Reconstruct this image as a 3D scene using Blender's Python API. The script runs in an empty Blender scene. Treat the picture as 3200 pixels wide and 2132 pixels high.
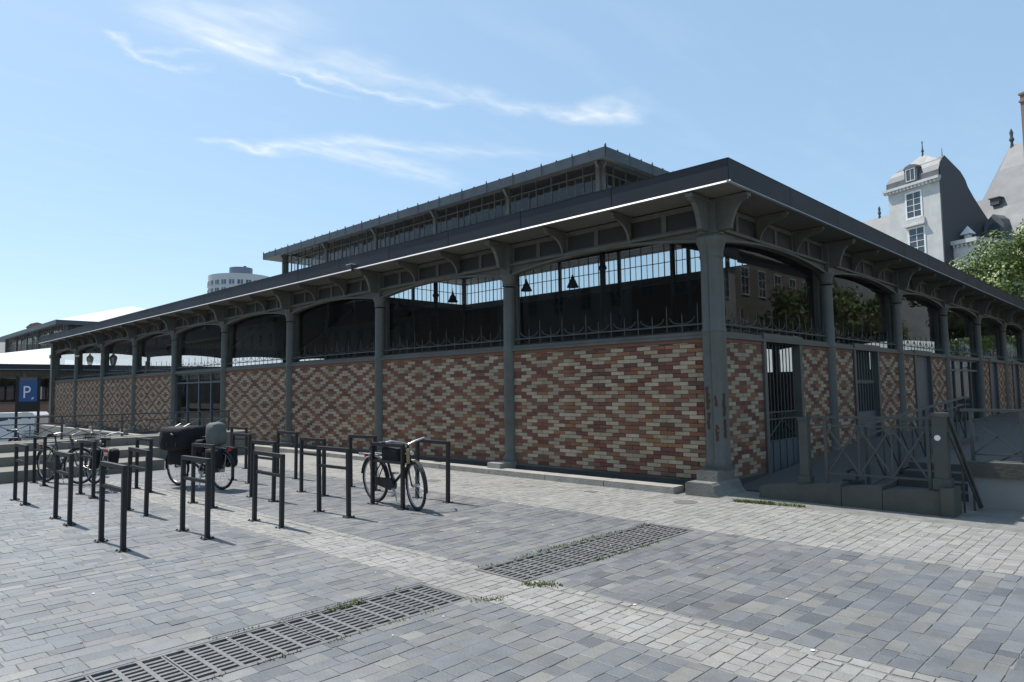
import bpy, math, random
from mathutils import Vector, Matrix
random.seed(7)
S = bpy.context.scene
COL = S.collection
rad = math.radians

# ------------------------------------------------------------------ camera
cam_d = bpy.data.cameras.new('camera'); cam = bpy.data.objects.new('camera', cam_d); COL.objects.link(cam)
cam_d.sensor_width = 36; cam_d.lens = 2158.74/3200*36; cam_d.clip_end = 3000; cam_d.clip_start = .05
Rv = Vector((0.716569, 0.697363, -0.0146)); Uv = Vector((0.0592247, -0.0399731, 0.997444)); Fv = Vector((-0.694997, 0.715602, 0.0699446))
CAM = Vector((5.2037, -9.871, 1.6))
cam.matrix_world = Matrix(((Rv.x, Uv.x, -Fv.x, CAM.x), (Rv.y, Uv.y, -Fv.y, CAM.y), (Rv.z, Uv.z, -Fv.z, CAM.z), (0, 0, 0, 1)))
S.camera = cam
S.render.resolution_x = 1024; S.render.resolution_y = 682
S.cycles.max_bounces = 5; S.cycles.diffuse_bounces = 2; S.cycles.glossy_bounces = 3; S.cycles.transparent_max_bounces = 14
# ------------------------------------------------------------------ exposure, sun and sky
S.view_settings.view_transform = 'Standard'; S.view_settings.look = 'None'; S.view_settings.gamma = 1
S.view_settings.exposure = 0.2
SUN = Vector((-.625, -.075, 1)).normalized()
sd = bpy.data.lights.new('sun', 'SUN'); sd.energy = 4.8; sd.angle = rad(.53); sd.color = (1, .965, .91)
so = bpy.data.objects.new('sun', sd); COL.objects.link(so)
so.rotation_euler = SUN.to_track_quat('Z', 'Y').to_euler(); so.location = (-40, -5, 60)
W = bpy.data.worlds.new('World'); S.world = W; W.use_nodes = True
nt = W.node_tree; nt.nodes.clear()
def N(t, typ, **kw):
    n = t.nodes.new(typ)
    for k, v in kw.items(): setattr(n, k, v)
    return n
def mth(t, op, a, b=None, c=None, clamp=False):
    n = t.nodes.new('ShaderNodeMath'); n.operation = op; n.use_clamp = clamp
    for i, v in enumerate((a, b, c)):
        if v is None: continue
        if isinstance(v, (int, float)): n.inputs[i].default_value = v
        else: t.links.new(v, n.inputs[i])
    return n.outputs[0]
sky = N(nt, 'ShaderNodeTexSky', sky_type='NISHITA', sun_disc=False)
sky.sun_elevation = math.asin(SUN.z); sky.sun_rotation = rad(90) - math.atan2(SUN.y, SUN.x)
sky.altitude = 30; sky.air_density = 1.0; sky.dust_density = .8; sky.ozone_density = 2.2
# thin cirrus: streaks laid out on a flat layer high above the town, torn by noise
tc = N(nt, 'ShaderNodeTexCoord'); sp = N(nt, 'ShaderNodeSeparateXYZ'); nt.links.new(tc.outputs['Generated'], sp.inputs[0])
zc = mth(nt, 'MAXIMUM', sp.outputs[2], .03)
px_ = mth(nt, 'DIVIDE', sp.outputs[0], zc); py_ = mth(nt, 'DIVIDE', sp.outputs[1], zc)
cb = N(nt, 'ShaderNodeCombineXYZ'); nt.links.new(px_, cb.inputs[0]); nt.links.new(py_, cb.inputs[1])
wn = N(nt, 'ShaderNodeTexNoise'); wn.inputs['Scale'].default_value = 4.5; wn.inputs['Detail'].default_value = 5
nt.links.new(cb.outputs[0], wn.inputs['Vector'])
ws = N(nt, 'ShaderNodeSeparateColor'); nt.links.new(wn.outputs['Color'], ws.inputs[0])
wx = mth(nt, 'ADD', px_, mth(nt, 'MULTIPLY', mth(nt, 'SUBTRACT', ws.outputs[0], .5), .30))
wy = mth(nt, 'ADD', py_, mth(nt, 'MULTIPLY', mth(nt, 'SUBTRACT', ws.outputs[1], .5), .30))
wv = N(nt, 'ShaderNodeCombineXYZ'); nt.links.new(wx, wv.inputs[0]); nt.links.new(wy, wv.inputs[1])
def vmt(op, a, b=None):
    n = nt.nodes.new('ShaderNodeVectorMath'); n.operation = op
    for i, v in enumerate((a, b)):
        if v is None: continue
        if isinstance(v, tuple): n.inputs[i].default_value = v
        else: nt.links.new(v, n.inputs[i])
    return n
def streak(a, b, w, k):
    dx, dy = b[0]-a[0], b[1]-a[1]; l2 = dx*dx+dy*dy
    q = vmt('SUBTRACT', wv.outputs[0], (a[0], a[1], 0)).outputs[0]
    t = mth(nt, 'ADD', vmt('DOT_PRODUCT', q, (dx/l2, dy/l2, 0)).outputs['Value'], 0, clamp=True)
    sc = vmt('SCALE', (dx, dy, 0)); nt.links.new(t, sc.inputs['Scale'])
    e = vmt('DISTANCE', q, sc.outputs[0]).outputs['Value']
    ww = mth(nt, 'MULTIPLY_ADD', t, 1.3*(w[1]-w[0]), 1.3*w[0]); kk = mth(nt, 'MULTIPLY_ADD', t, k[1]-k[0], k[0])
    g = mth(nt, 'SUBTRACT', 1, mth(nt, 'DIVIDE', e, mth(nt, 'MULTIPLY', ww, 1.75)), clamp=True)
    return mth(nt, 'MULTIPLY', mth(nt, 'MULTIPLY', g, g), kk)
STK = [((-1.86, .65), (-1.89, .76), (.085, .09), (.75, .8)), ((-1.89, .76), (-1.863, .862), (.09, .1), (.85, .85)),
       ((-1.80, .74), (-1.72, .88), (.10, .11), (.5, .4)),
       ((-1.863, .862), (-1.876, 1.031), (.1, .065), (.8, .7)), ((-1.876, 1.031), (-1.869, 1.259), (.045, .03), (.8, .75)),
       ((-1.869, 1.259), (-1.795, 1.528), (.03, .03), (.75, .45)), ((-1.80, 1.05), (-1.686, 1.611), (.07, .05), (.35, .4)),
       ((-1.686, 1.611), (-1.547, 1.935), (.05, .05), (.45, .6)), ((-1.547, 1.935), (-1.42, 2.03), (.06, .085), (.7, .95)),
       ((-1.42, 2.03), (-1.33, 2.07), (.07, .03), (.7, .3)), ((-2.062, .565), (-2.17, .679), (.02, .02), (.6, .7)),
       ((-2.17, .679), (-2.135, .816), (.02, .02), (.6, .3)), ((-1.978, .999), (-2.003, 1.148), (.016, .014), (.6, .6)),
       ((-2.003, 1.148), (-1.972, 1.328), (.014, .02), (.6, .1)), ((-2.697, 1.045), (-2.699, 1.254), (.03, .04), (.4, .8)),
       ((-2.699, 1.254), (-2.416, 1.443), (.05, .08), (.75, .7)), ((-2.416, 1.443), (-2.128, 1.88), (.08, .06), (.55, .4)),
       ((-2.128, 1.88), (-1.861, 2.233), (.06, .05), (.35, .1)), ((-2.469, 1.475), (-2.441, 1.921), (.08, .08), (.6, .5)),
       ((-2.441, 1.921), (-2.485, 2.194), (.08, .05), (.5, .2)), ((-2.104, .657), (-2.032, .776), (.02, .02), (.5, .3))]
tot = None
for s_ in STK:
    g_ = streak(*s_); tot = g_ if tot is None else mth(nt, 'MAXIMUM', tot, g_)
mp = N(nt, 'ShaderNodeMapping'); mp.inputs['Rotation'].default_value = (0, 0, rad(-12)); mp.inputs['Scale'].default_value = (9, 2.2, 1)
nt.links.new(cb.outputs[0], mp.inputs[0])
fn = N(nt, 'ShaderNodeTexNoise'); fn.inputs['Scale'].default_value = 1.6; fn.inputs['Detail'].default_value = 7; fn.inputs['Distortion'].default_value = .6
nt.links.new(mp.outputs[0], fn.inputs['Vector'])
tear = mth(nt, 'MULTIPLY_ADD', fn.outputs[0], 1.9, -.25, clamp=True)
veil = N(nt, 'ShaderNodeTexNoise'); veil.inputs['Scale'].default_value = .8; veil.inputs['Detail'].default_value = 4
nt.links.new(mp.outputs[0], veil.inputs['Vector'])
vl = mth(nt, 'MULTIPLY', mth(nt, 'MULTIPLY_ADD', veil.outputs[0], 2.4, -1.2, clamp=True), .10)
tot = mth(nt, 'MULTIPLY', tot, 1.25)
cl = mth(nt, 'ADD', mth(nt, 'MULTIPLY', tot, tear), vl, clamp=True)
cl = mth(nt, 'MULTIPLY', cl, mth(nt, 'MULTIPLY_ADD', sp.outputs[2], 12, -.6, clamp=True))
mx = N(nt, 'ShaderNodeMix', data_type='RGBA'); nt.links.new(mth(nt, 'MULTIPLY', cl, .85), mx.inputs[0])
wb_ = N(nt, 'ShaderNodeMix', data_type='RGBA', blend_type='MULTIPLY'); wb_.inputs[0].default_value = 1; nt.links.new(sky.outputs[0], wb_.inputs[6]); wb_.inputs[7].default_value = (1.02, 1.03, 1.0, 1)   # camera white balance
hz_ = N(nt, 'ShaderNodeMix', data_type='RGBA'); hz_.inputs[0].default_value = .5; nt.links.new(wb_.outputs[2], hz_.inputs[6]); hz_.inputs[7].default_value = (2.55, 3.95, 5.25, 1)   # thin even high haze
nt.links.new(hz_.outputs[2], mx.inputs[6]); mx.inputs[7].default_value = (5.6, 6.0, 6.3, 1)
bg = N(nt, 'ShaderNodeBackground'); bg.inputs[1].default_value = .15
nt.links.new(mx.outputs[2], bg.inputs[0]); W.cycles.sampling_method = 'MANUAL'; W.cycles.sample_map_resolution = 512
wo = N(nt, 'ShaderNodeOutputWorld'); nt.links.new(bg.outputs[0], wo.inputs[0])

# ------------------------------------------------------------------ materials
def mat(name, col, rough=.6, metal=0, var=.18, scale=2.5, bump=0, bscale=40, rnd=0, rcols=None, spec=.5, streaks=0, big=0, rust=0):
    m = bpy.data.materials.new(name); m.use_nodes = True; t = m.node_tree; b = t.nodes['Principled BSDF']
    b.inputs['Metallic'].default_value = metal; b.inputs['Specular IOR Level'].default_value = spec
    g = N(t, 'ShaderNodeNewGeometry')
    n1 = N(t, 'ShaderNodeTexNoise'); n1.inputs['Scale'].default_value = scale; n1.inputs['Detail'].default_value = 6; n1.inputs['Roughness'].default_value = .62
    src = g.outputs['Position']
    if streaks:
        mpp = N(t, 'ShaderNodeMapping'); mpp.inputs['Scale'].default_value = (1, 1, streaks); t.links.new(src, mpp.inputs[0]); t.links.new(mpp.outputs[0], n1.inputs['Vector'])
    else: t.links.new(src, n1.inputs['Vector'])
    f = mth(t, 'MULTIPLY_ADD', n1.outputs[0], 2*var*1.6, 1-var*1.6)
    if big:
        nb = N(t, 'ShaderNodeTexNoise'); nb.inputs['Scale'].default_value = .9; nb.inputs['Detail'].default_value = 5; nb.inputs['Roughness'].default_value = .7; t.links.new(src, nb.inputs['Vector'])
        f = mth(t, 'MULTIPLY', f, mth(t, 'MULTIPLY_ADD', nb.outputs[0], 4*big, 1-2*big))
    base = None
    if rnd or rcols:
        at = N(t, 'ShaderNodeAttribute', attribute_name='rnd'); oi = N(t, 'ShaderNodeObjectInfo')
        r = mth(t, 'FRACT', mth(t, 'ADD', at.outputs['Fac'], oi.outputs['Random']))
        if rnd: f = mth(t, 'MULTIPLY', f, mth(t, 'MULTIPLY_ADD', mth(t, 'FRACT', mth(t, 'MULTIPLY', r, 17.3)), 2*rnd, 1-rnd))
        if rcols:
            cr = N(t, 'ShaderNodeValToRGB'); cr.color_ramp.interpolation = 'CONSTANT'
            e = cr.color_ramp.elements
            for i, (p, c) in enumerate(rcols):
                el = e[i] if i < 2 else e.new(p)
                el.position = p; el.color = (*c, 1)
            t.links.new(r, cr.inputs[0]); base = cr.outputs[0]
    vm = N(t, 'ShaderNodeVectorMath', operation='SCALE')
    if base is not None: t.links.new(base, vm.inputs[0])
    else: vm.inputs[0].default_value = col
    t.links.new(f, vm.inputs['Scale']); outc = vm.outputs[0]
    if rust:
        nr = N(t, 'ShaderNodeTexNoise'); nr.inputs['Scale'].default_value = 3.2; nr.inputs['Detail'].default_value = 8; nr.inputs['Roughness'].default_value = .75
        mr = N(t, 'ShaderNodeMapping'); mr.inputs['Scale'].default_value = (1, 1, .45); t.links.new(src, mr.inputs[0]); t.links.new(mr.outputs[0], nr.inputs['Vector'])
        mm = N(t, 'ShaderNodeMix', data_type='RGBA'); t.links.new(mth(t, 'MULTIPLY_ADD', nr.outputs[0], 9, -5.75-(.5-rust), clamp=True), mm.inputs[0])
        t.links.new(outc, mm.inputs[6]); mm.inputs[7].default_value = (.075, .045, .03, 1); outc = mm.outputs[2]
    t.links.new(outc, b.inputs['Base Color'])
    t.links.new(mth(t, 'MULTIPLY_ADD', n1.outputs[0], .3, rough-.15, clamp=True), b.inputs['Roughness'])
    if bump:
        n2 = N(t, 'ShaderNodeTexNoise'); n2.inputs['Scale'].default_value = bscale; n2.inputs['Detail'].default_value = 4
        t.links.new(src, n2.inputs['Vector'])
        bp = N(t, 'ShaderNodeBump'); bp.inputs['Strength'].default_value = bump; bp.inputs['Distance'].default_value = .02
        t.links.new(n2.outputs[0], bp.inputs['Height']); t.links.new(bp.outputs[0], b.inputs['Normal'])
    return m
def glass(name, tint, k=1.0, base=.03, wav=.004):
    m = bpy.data.materials.new(name); m.use_nodes = True; t = m.node_tree; t.nodes.clear()
    o = N(t, 'ShaderNodeOutputMaterial'); mxs = N(t, 'ShaderNodeMixShader'); tr = N(t, 'ShaderNodeBsdfTransparent'); gl = N(t, 'ShaderNodeBsdfGlossy')
    tr.inputs[0].default_value = (*tint, 1); gl.inputs['Roughness'].default_value = .01; gl.inputs[0].default_value = (.95, .97, 1, 1)
    lw = N(t, 'ShaderNodeLayerWeight'); lw.inputs[0].default_value = .5; fr_ = mth(t, 'MULTIPLY_ADD', mth(t, 'POWER', lw.outputs['Facing'], 5), .94, .05)
    t.links.new(mth(t, 'MULTIPLY_ADD', fr_, k, base, clamp=True), mxs.inputs[0])
    t.links.new(tr.outputs[0], mxs.inputs[1]); t.links.new(gl.outputs[0], mxs.inputs[2]); t.links.new(mxs.outputs[0], o.inputs[0])
    return m
M = {}
M['iron'] = mat('grey green iron paint', (.104, .106, .094), .55, 0, .25, 3.5, .15, 25, big=.1, rust=.45)
M['iron_dk'] = mat('dark weathered iron', (.06, .068, .068), .55, 0, .25, 5)
M['beam'] = mat('stained beam paint', (.112, .108, .088), .6, 0, .35, 4, .15, 30, rust=.6)
M['soffit'] = mat('painted soffit boards', (.125, .124, .112), .7, 0, .15, 1.2, big=.15)
M['panel'] = mat('dark frieze board', (.035, .034, .034), .6, 0, .3, 6)
M['fascia'] = mat('slate blue fascia sheet', (.040, .043, .051), .55, 0, .12, 1.1, spec=.2, big=.12)
M['fascia2'] = mat('weathered lantern fascia sheet', (.065, .078, .09), .5, 0, .25, 1.6, spec=.3, big=.15)
M['drip'] = mat('bare aluminium drip edge', (.36, .37, .38), .5, .1, .08, 3)
M['zinc'] = mat('zinc roofing', (.46, .48, .5), .55, .15, .08, .5)
M['cream'] = mat('cream brick', (.40, .315, .205), .8, 0, .2, 9, .25, 60, rcols=[(0, (.36, .288, .198)), (.25, (.335, .258, .172)), (.5, (.38, .312, .222)), (.7, (.31, .246, .174)), (.88, (.40, .333, .236))], rnd=.12, big=.14)
M['red'] = mat('red brick', (.25, .095, .07), .8, 0, .22, 9, .25, 60, rcols=[(0, (.185, .078, .05)), (.25, (.15, .058, .042)), (.45, (.23, .11, .055)), (.62, (.185, .1, .068)), (.78, (.21, .092, .048)), (.9, (.125, .06, .045))], rnd=.14, big=.16)
M['mortar'] = mat('mortar', (.17, .135, .11), .9, 0, .2, 12)
M['terra'] = mat('terracotta course', (.21, .105, .066), .8, 0, .25, 5, .2, 40)
M['rust'] = mat('rusted bare iron', (.075, .035, .022), .9, 0, .4, 12, .4, 40)
M['farbrick'] = mat('plain brickwork', (.27, .17, .125), .85, 0, .3, 14)
M['plinth'] = mat('dark stone plinth', (.06, .06, .062), .8, 0, .25, 3, .2, 20)
M['stone'] = mat('granite', (.30, .29, .27), .8, 0, .22, 5, .35, 35)
M['step'] = mat('buff step stone', (.19, .178, .15), .85, 0, .25, 3, .3, 25)
M['gstone'] = mat('weathered grey granite', (.17, .165, .15), .85, 0, .3, 6, .4, 35, big=.15)
M['kerb'] = mat('worn kerb granite', (.33, .31, .275), .8, 0, .25, 4, .3, 30)
M['dstone'] = mat('grimy stone', (.085, .083, .07), .85, 0, .3, 3, .3, 25)
M['beige'] = mat('smooth concrete wall', (.26, .255, .24), .8, 0, .08, 1.5)
M['glass'] = glass('window glass', (.82, .84, .84), .5, .0)
M['lglass'] = glass('lantern window glass', (.88, .90, .91), 1.0, .0)
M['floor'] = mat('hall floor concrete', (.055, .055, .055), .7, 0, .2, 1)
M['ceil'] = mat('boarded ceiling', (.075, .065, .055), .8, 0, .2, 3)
M['black'] = mat('black powder coat', (.014, .014, .016), .6, 0, .2, 8)
M['rubber'] = mat('tyre rubber', (.02, .02, .02), .8, 0, .2, 10)
M['steel'] = mat('brushed steel', (.5, .5, .5), .35, .8, .1, 9)
M['fabric'] = mat('black cover fabric', (.016, .016, .019), .75, 0, .3, 5, .6, 9, spec=.25)
M['bikegrey'] = mat('grey bike paint', (.07, .075, .08), .35, 0, .1, 5)
M['tan'] = mat('tan leather', (.35, .25, .12), .6, 0, .1, 5)
M['bag'] = mat('grey canvas bag', (.12, .13, .125), .85, 0, .2, 8)
M['redlamp'] = mat('red plastic lens', (.5, .03, .03), .3, 0, .05, 5)
SL = [(0, (.152, .155, .160)), (.16, (.168, .169, .17)), (.32, (.140, .144, .152)), (.48, (.18, .176, .168)), (.6, (.158, .16, .164)), (.74, (.176, .171, .16)), (.84, (.118, .121, .129)), (.94, (.215, .207, .19))]
M['slate'] = mat('slate sett', (.25, .255, .265), .55, 0, .12, 7, .2, 45, rcols=SL, rnd=.1, big=.2)
PA = [(0, (.25, .241, .222)), (.2, (.27, .261, .244)), (.42, (.238, .230, .214)), (.6, (.278, .262, .238)), (.8, (.256, .247, .231)), (.92, (.22, .211, .196))]
M['pale'] = mat('pale granite sett', (.42, .40, .37), .75, 0, .14, 11, .3, 60, rcols=PA, rnd=.07, big=.17)
M['ground'] = mat('sand and stone joints', (.19, .185, .17), .9, 0, .45, 4, .3, 30)
M['cast'] = mat('cast iron grate', (.16, .155, .15), .6, .1, .3, 12, .2, 60)
M['pit'] = mat('drain mud', (.035, .032, .028), .95, 0, .4, 14)
M['moss'] = mat('moss and grass', (.13, .16, .045), .8, 0, .35, 30)
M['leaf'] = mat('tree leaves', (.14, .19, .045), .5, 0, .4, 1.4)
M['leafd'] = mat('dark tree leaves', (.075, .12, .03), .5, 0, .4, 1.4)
M['bark'] = mat('bark', (.09, .075, .06), .9, 0, .3, 6, .5, 15)
M['plaster'] = mat('pale rendered wall', (.52, .52, .50), .85, 0, .18, .7, .08, 6, big=.12)
M['slateroof'] = mat('slate roof', (.19, .191, .196), .6, 0, .16, 1.0, .15, 8, spec=.3, big=.12)
M['dslate'] = mat('slate hanging', (.07, .073, .082), .6, 0, .12, 1.2, .1, 9)
M['lead'] = mat('lead sheet roof', (.125, .132, .14), .5, .1, .25, .8, spec=.3)
M['wframe'] = mat('white window frame', (.75, .75, .73), .6, 0, .06, 3)
M['pane'] = mat('window pane', (.06, .08, .10), .12, 0, .2, 1.5)
M['white'] = mat('white render', (.50, .505, .51), .8, 0, .06, .3)
M['blueroof'] = mat('blue grey cladding', (.12, .15, .20), .5, 0, .12, .3)
M['render'] = mat('beige render', (.27, .25, .215), .85, 0, .12, .5)
M['brickch'] = mat('chimney brick', (.24, .15, .11), .85, 0, .25, 3)
M['sign'] = mat('blue sign face', (.02, .085, .26), .4, 0, .05, 2)
M['signw'] = mat('white sign print', (.8, .8, .8), .5, 0, .03, 2)
M['van'] = mat('white van paint', (.78, .78, .78), .3, 0, .03, 1)
M['lampglass'] = mat('frosted lamp glass', (.7, .74, .72), .3, 0, .06, 5)
M['door'] = mat('blue grey door paint', (.075, .095, .115), .45, 0, .18, 3)

# ------------------------------------------------------------------ mesh helpers
class MB:
    def __init__(s): s.v = []; s.f = []; s.r = []
    def add(s, vs, fs, r=0.):
        k = len(s.v); s.v += [tuple(a) for a in vs]; s.f += [tuple(i+k for i in f) for f in fs]; s.r += [r]*len(fs); return s
    def box(s, x0, x1, y0, y1, z0, z1, fm=None, r=0., open_back=False):
        vs = [(x, y, z) for z in (z0, z1) for y in (y0, y1) for x in (x0, x1)]
        if fm: vs = [fm(*a) for a in vs]
        fs = [(0, 2, 3, 1), (4, 5, 7, 6), (0, 1, 5, 4), (2, 6, 7, 3), (0, 4, 6, 2), (1, 3, 7, 5)]
        return s.add(vs, fs, r)
    def bar(s, a, b, w, h=None, up=(0, 0, 1)):
        a = Vector(a); b = Vector(b); h = h or w; d = (b-a).normalized(); u = Vector(up)
        if abs(d.dot(u)) > .98: u = Vector((1, 0, 0))
        r = d.cross(u).normalized(); u = r.cross(d)
        vs = [p + r*(w/2*i) + u*(h/2*j) for p in (a, b) for i, j in ((-1, -1), (1, -1), (1, 1), (-1, 1))]
        return s.add(vs, [(0, 3, 2, 1), (4, 5, 6, 7), (0, 1, 5, 4), (1, 2, 6, 5), (2, 3, 7, 6), (3, 0, 4, 7)])
    def tube(s, pts, r, n=8, closed=False):
        pts = [Vector(p) for p in pts]; m = len(pts); vs = []; fs = []
        rr = r if isinstance(r, (list, tuple)) else [r]*m
        for i, p in enumerate(pts):
            if closed: d = (pts[(i+1) % m]-pts[i-1]).normalized()
            else: d = (pts[min(i+1, m-1)]-pts[max(i-1, 0)]).normalized()
            u = Vector((0, 0, 1)) if abs(d.z) < .95 else Vector((0, 1, 0))
            a = d.cross(u).normalized(); b = a.cross(d)
            vs += [p + (a*math.cos(2*math.pi*k/n) + b*math.sin(2*math.pi*k/n))*rr[i] for k in range(n)]
        for i in range(m if closed else m-1):
            j = (i+1) % m
            fs += [(i*n+k, i*n+(k+1) % n, j*n+(k+1) % n, j*n+k) for k in range(n)]
        if not closed: fs += [tuple(range(n))[::-1], tuple((m-1)*n+k for k in range(n))]
        return s.add(vs, fs)
    def lathe(s, c, prof, n=16):
        vs = []; fs = []; m = len(prof)
        for r, z in prof: vs += [(c[0]+r*math.cos(2*math.pi*k/n), c[1]+r*math.sin(2*math.pi*k/n), c[2]+z) for k in range(n)]
        for i in range(m-1): fs += [(i*n+k, i*n+(k+1) % n, (i+1)*n+(k+1) % n, (i+1)*n+k) for k in range(n)]
        fs += [tuple(range(n))[::-1], tuple((m-1)*n+k for k in range(n))]
        return s.add(vs, fs)
    def prism(s, poly, fm, t0, t1):
        n = len(poly); vs = [fm(a, b, t) for t in (t0, t1) for a, b in poly]
        fs = [tuple(range(n)), tuple(range(n, 2*n))[::-1]] + [(i, i+n, (i+1) % n+n, (i+1) % n) for i in range(n)]
        return s.add(vs, fs)
    def quad(s, a, b, c, d, r=0.): return s.add([a, b, c, d], [(0, 1, 2, 3)], r)
    def mesh(s, name, m, smooth=False, normals=True):
        me = bpy.data.meshes.new(name); me.from_pydata(s.v, [], s.f)
        if any(s.r):
            a = me.attributes.new('rnd', 'FLOAT', 'FACE'); a.data.foreach_set('value', s.r)
        me.materials.append(M[m] if isinstance(m, str) else m)
        if normals:
            import bmesh
            bm = bmesh.new(); bm.from_mesh(me); bmesh.ops.recalc_face_normals(bm, faces=bm.faces); bm.to_mesh(me); bm.free()
        if smooth:
            me.polygons.foreach_set('use_smooth', [True]*len(me.polygons))
            try: me.set_sharp_from_angle(angle=rad(35))
            except Exception: pass
        me.update(); return me
    def build(s, name, m, parent=None, smooth=False, loc=None, normals=True):
        return inst(name, s.mesh(name, m, smooth, normals), parent, loc)
def inst(name, me, parent=None, loc=None, rz=0):
    o = bpy.data.objects.new(name, me); COL.objects.link(o); o.parent = parent
    if loc is not None: o.location = loc
    if rz: o.rotation_euler = (0, 0, rz)
    return o
def tag(o, label=None, cat=None, group=None, kind=None):
    for k, v in (('label', label), ('category', cat), ('group', group), ('kind', kind)):
        if v: o[k] = v
    return o
def empty(name, label=None, cat=None, loc=(0, 0, 0), rz=0, group=None):
    o = bpy.data.objects.new(name, None); COL.objects.link(o); o.location = loc; o.rotation_euler = (0, 0, rz); o.empty_display_size = .2
    return tag(o, label, cat, group)
def copy_tree(o, parent=None):
    c = o.copy(); COL.objects.link(c); c.parent = parent
    for ch in list(o.children): copy_tree(ch, c)
    return c
def B(*a, **k): return MB().box(*a, **k)
def seen(x, y, z=0., mg=.12):
    d = Vector((x, y, z))-CAM; w = d.dot(Fv)
    return w > .3 and abs(d.dot(Rv)/w) < .741+mg and -.494-mg < d.dot(Uv)/w < .494+mg

# ------------------------------------------------------------------ ground
def gz(x): return 0. if x > -12 else max(-1.35, -.041*(-12-x))
D1 = (.55, 1.17, -11.2, -6.2); D2 = (.55, 1.17, -5.6, -2.83)
gm = MB(); gx = [-1500, -300, -120, -60, -45, -36, -28, -20, -12, .55, 1.17, 30, 120, 1500]; gy = [-1500, -200, -40, -11.2, -6.2, -5.6, -2.83, 60, 300, 1500]
for i in range(len(gx)-1):
    for j in range(len(gy)-1):
        if gx[i] == .55 and gy[j] in (-11.2, -5.6): continue
        a, b, c, d = gx[i], gx[i+1], gy[j], gy[j+1]
        gm.quad((a, c, gz(a)-.004), (b, c, gz(b)-.004), (b, d, gz(b)-.004), (a, d, gz(a)-.004))
ground = tag(gm.build('ground', 'ground', normals=False), kind='structure')
# setts: courses run away from the left facade, joints broken
def piece(cx, cy, w, l, h, jit, r):
    q = [(cx+sx*(w/2)+random.uniform(-jit, jit), cy+sy*(l/2)+random.uniform(-jit, jit)) for sx, sy in ((-1, -1), (1, -1), (1, 1), (-1, 1))]
    tx, ty = random.uniform(-.005, .005), random.uniform(-.005, .005); e = .002
    top = []; mid = []; bot = []
    for x, y in q:
        z = h+tx*(x-cx)+ty*(y-cy); ix, iy = x+(cx-x)*2*e/w, y+(cy-y)*2*e/l
        top.append((ix, iy, z)); bot.append((x, y, z-.0015)); mid.append((x, y, -.02))
    vs = top+bot+mid; fs = [(0, 1, 2, 3)]
    for k in range(4):
        n = (k+1) % 4; fs += [(k, 4+k, 4+n, n), (4+k, 8+k, 8+n, 4+n)]
    return vs, fs
def pave(name_one, name_all, mname, y0, y1, x0, x1, wr, lr, gap, single, wob=0.):
    items = []
    x = x0
    while x < x1:
        w = random.uniform(*wr)
        if x < .55 < x+w+.03: w = .55-x-gap; w = max(w, .04)
        if mname == 'slate' and .55-1e-6 <= x < 1.17: x = 1.17; continue
        if mname == 'pale' and y1 < -5 and .55-1e-6 <= x < 1.25 and False: pass
        y = y0+random.uniform(0, .05); cx = x+w/2
        ph = random.uniform(0, 6)
        while y < y1-.03:
            l = min(random.uniform(*lr), y1-y)
            if y1-(y+l) < .05: l = y1-y
            cy = y+l/2
            if seen(cx, cy): items.append((cx+wob*math.sin(cy*1.3+ph*.2), cy, w-gap*random.uniform(.7, 1.3), l-gap*random.uniform(.7, 1.3)))
            y += l
        x += w
    items.sort(key=lambda i: (i[0]-CAM.x)**2+(i[1]-CAM.y)**2)
    allm = MB()
    for k, (cx, cy, w, l) in enumerate(items):
        h = max(-.0015, min(.003, random.gauss(.0004, .0008))); vs, fs = piece(cx, cy, w, l, h, .0055, 0)
        if k < single:
            MB().add([(a-cx, b-cy, c) for a, b, c in vs], fs).build(name_one, mname, ground, loc=(cx, cy, 0), normals=False)
        else: allm.add(vs, fs, random.random())
    tag(allm.build(name_all, mname, ground, normals=False), kind='stuff')
    return len(items)
n_sl = pave('slate_sett', 'slate_setts', 'slate', -10.6, -6.18, -9.2, 5.2, (.10, .165), (.09, .29), .005, 300, .02)
n_sl2 = pave('slate_sett', 'slate_setts', 'slate', -5.5, -2.8, -9.2, 6.2, (.10, .165), (.09, .29), .005, 0, .02)
n_pa = pave('granite_sett', 'granite_setts', 'pale', -6.18, -5.62, -9.2, 5.6, (.085, .12), (.09, .15), .007, 300, .006)
n_pa += pave('granite_sett', 'granite_setts', 'pale', -5.62, -5.5, -9.2, .54, (.085, .12), (.1, .15), .007, 0, .006)
n_pa += pave('granite_sett', 'granite_setts', 'pale', -5.62, -5.5, 1.18, 5.6, (.085, .12), (.1, .15), .007, 0, .006)
n_pa2 = pave('granite_sett', 'granite_setts', 'pale', -2.8, -.74, -9.2, 7.2, (.095, .13), (.1, .17), .007, 0, .006)
# far pavement beyond the modelled setts
tag(MB().quad((-12, -2.75, -.001), (-9.2, -2.75, -.001), (-9.2, -.74, -.001), (-12, -.74, -.001)).build('pavement', 'pale', normals=False), kind='structure')
fp = MB()
for a, b in ((-12, -9.2), (-20, -12), (-28, -20), (-36, -28), (-45, -36), (-60, -45)):
    for c, d in ((-30, -6.12), (-6.12, -5.42), (-5.42, -2.75)):
        fp.quad((a, c, gz(a)+.001), (b, c, gz(b)+.001), (b, d, gz(b)+.001), (a, d, gz(a)+.001), .3)
tag(fp.build('pavement', 'slate', normals=False), kind='structure')

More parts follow.
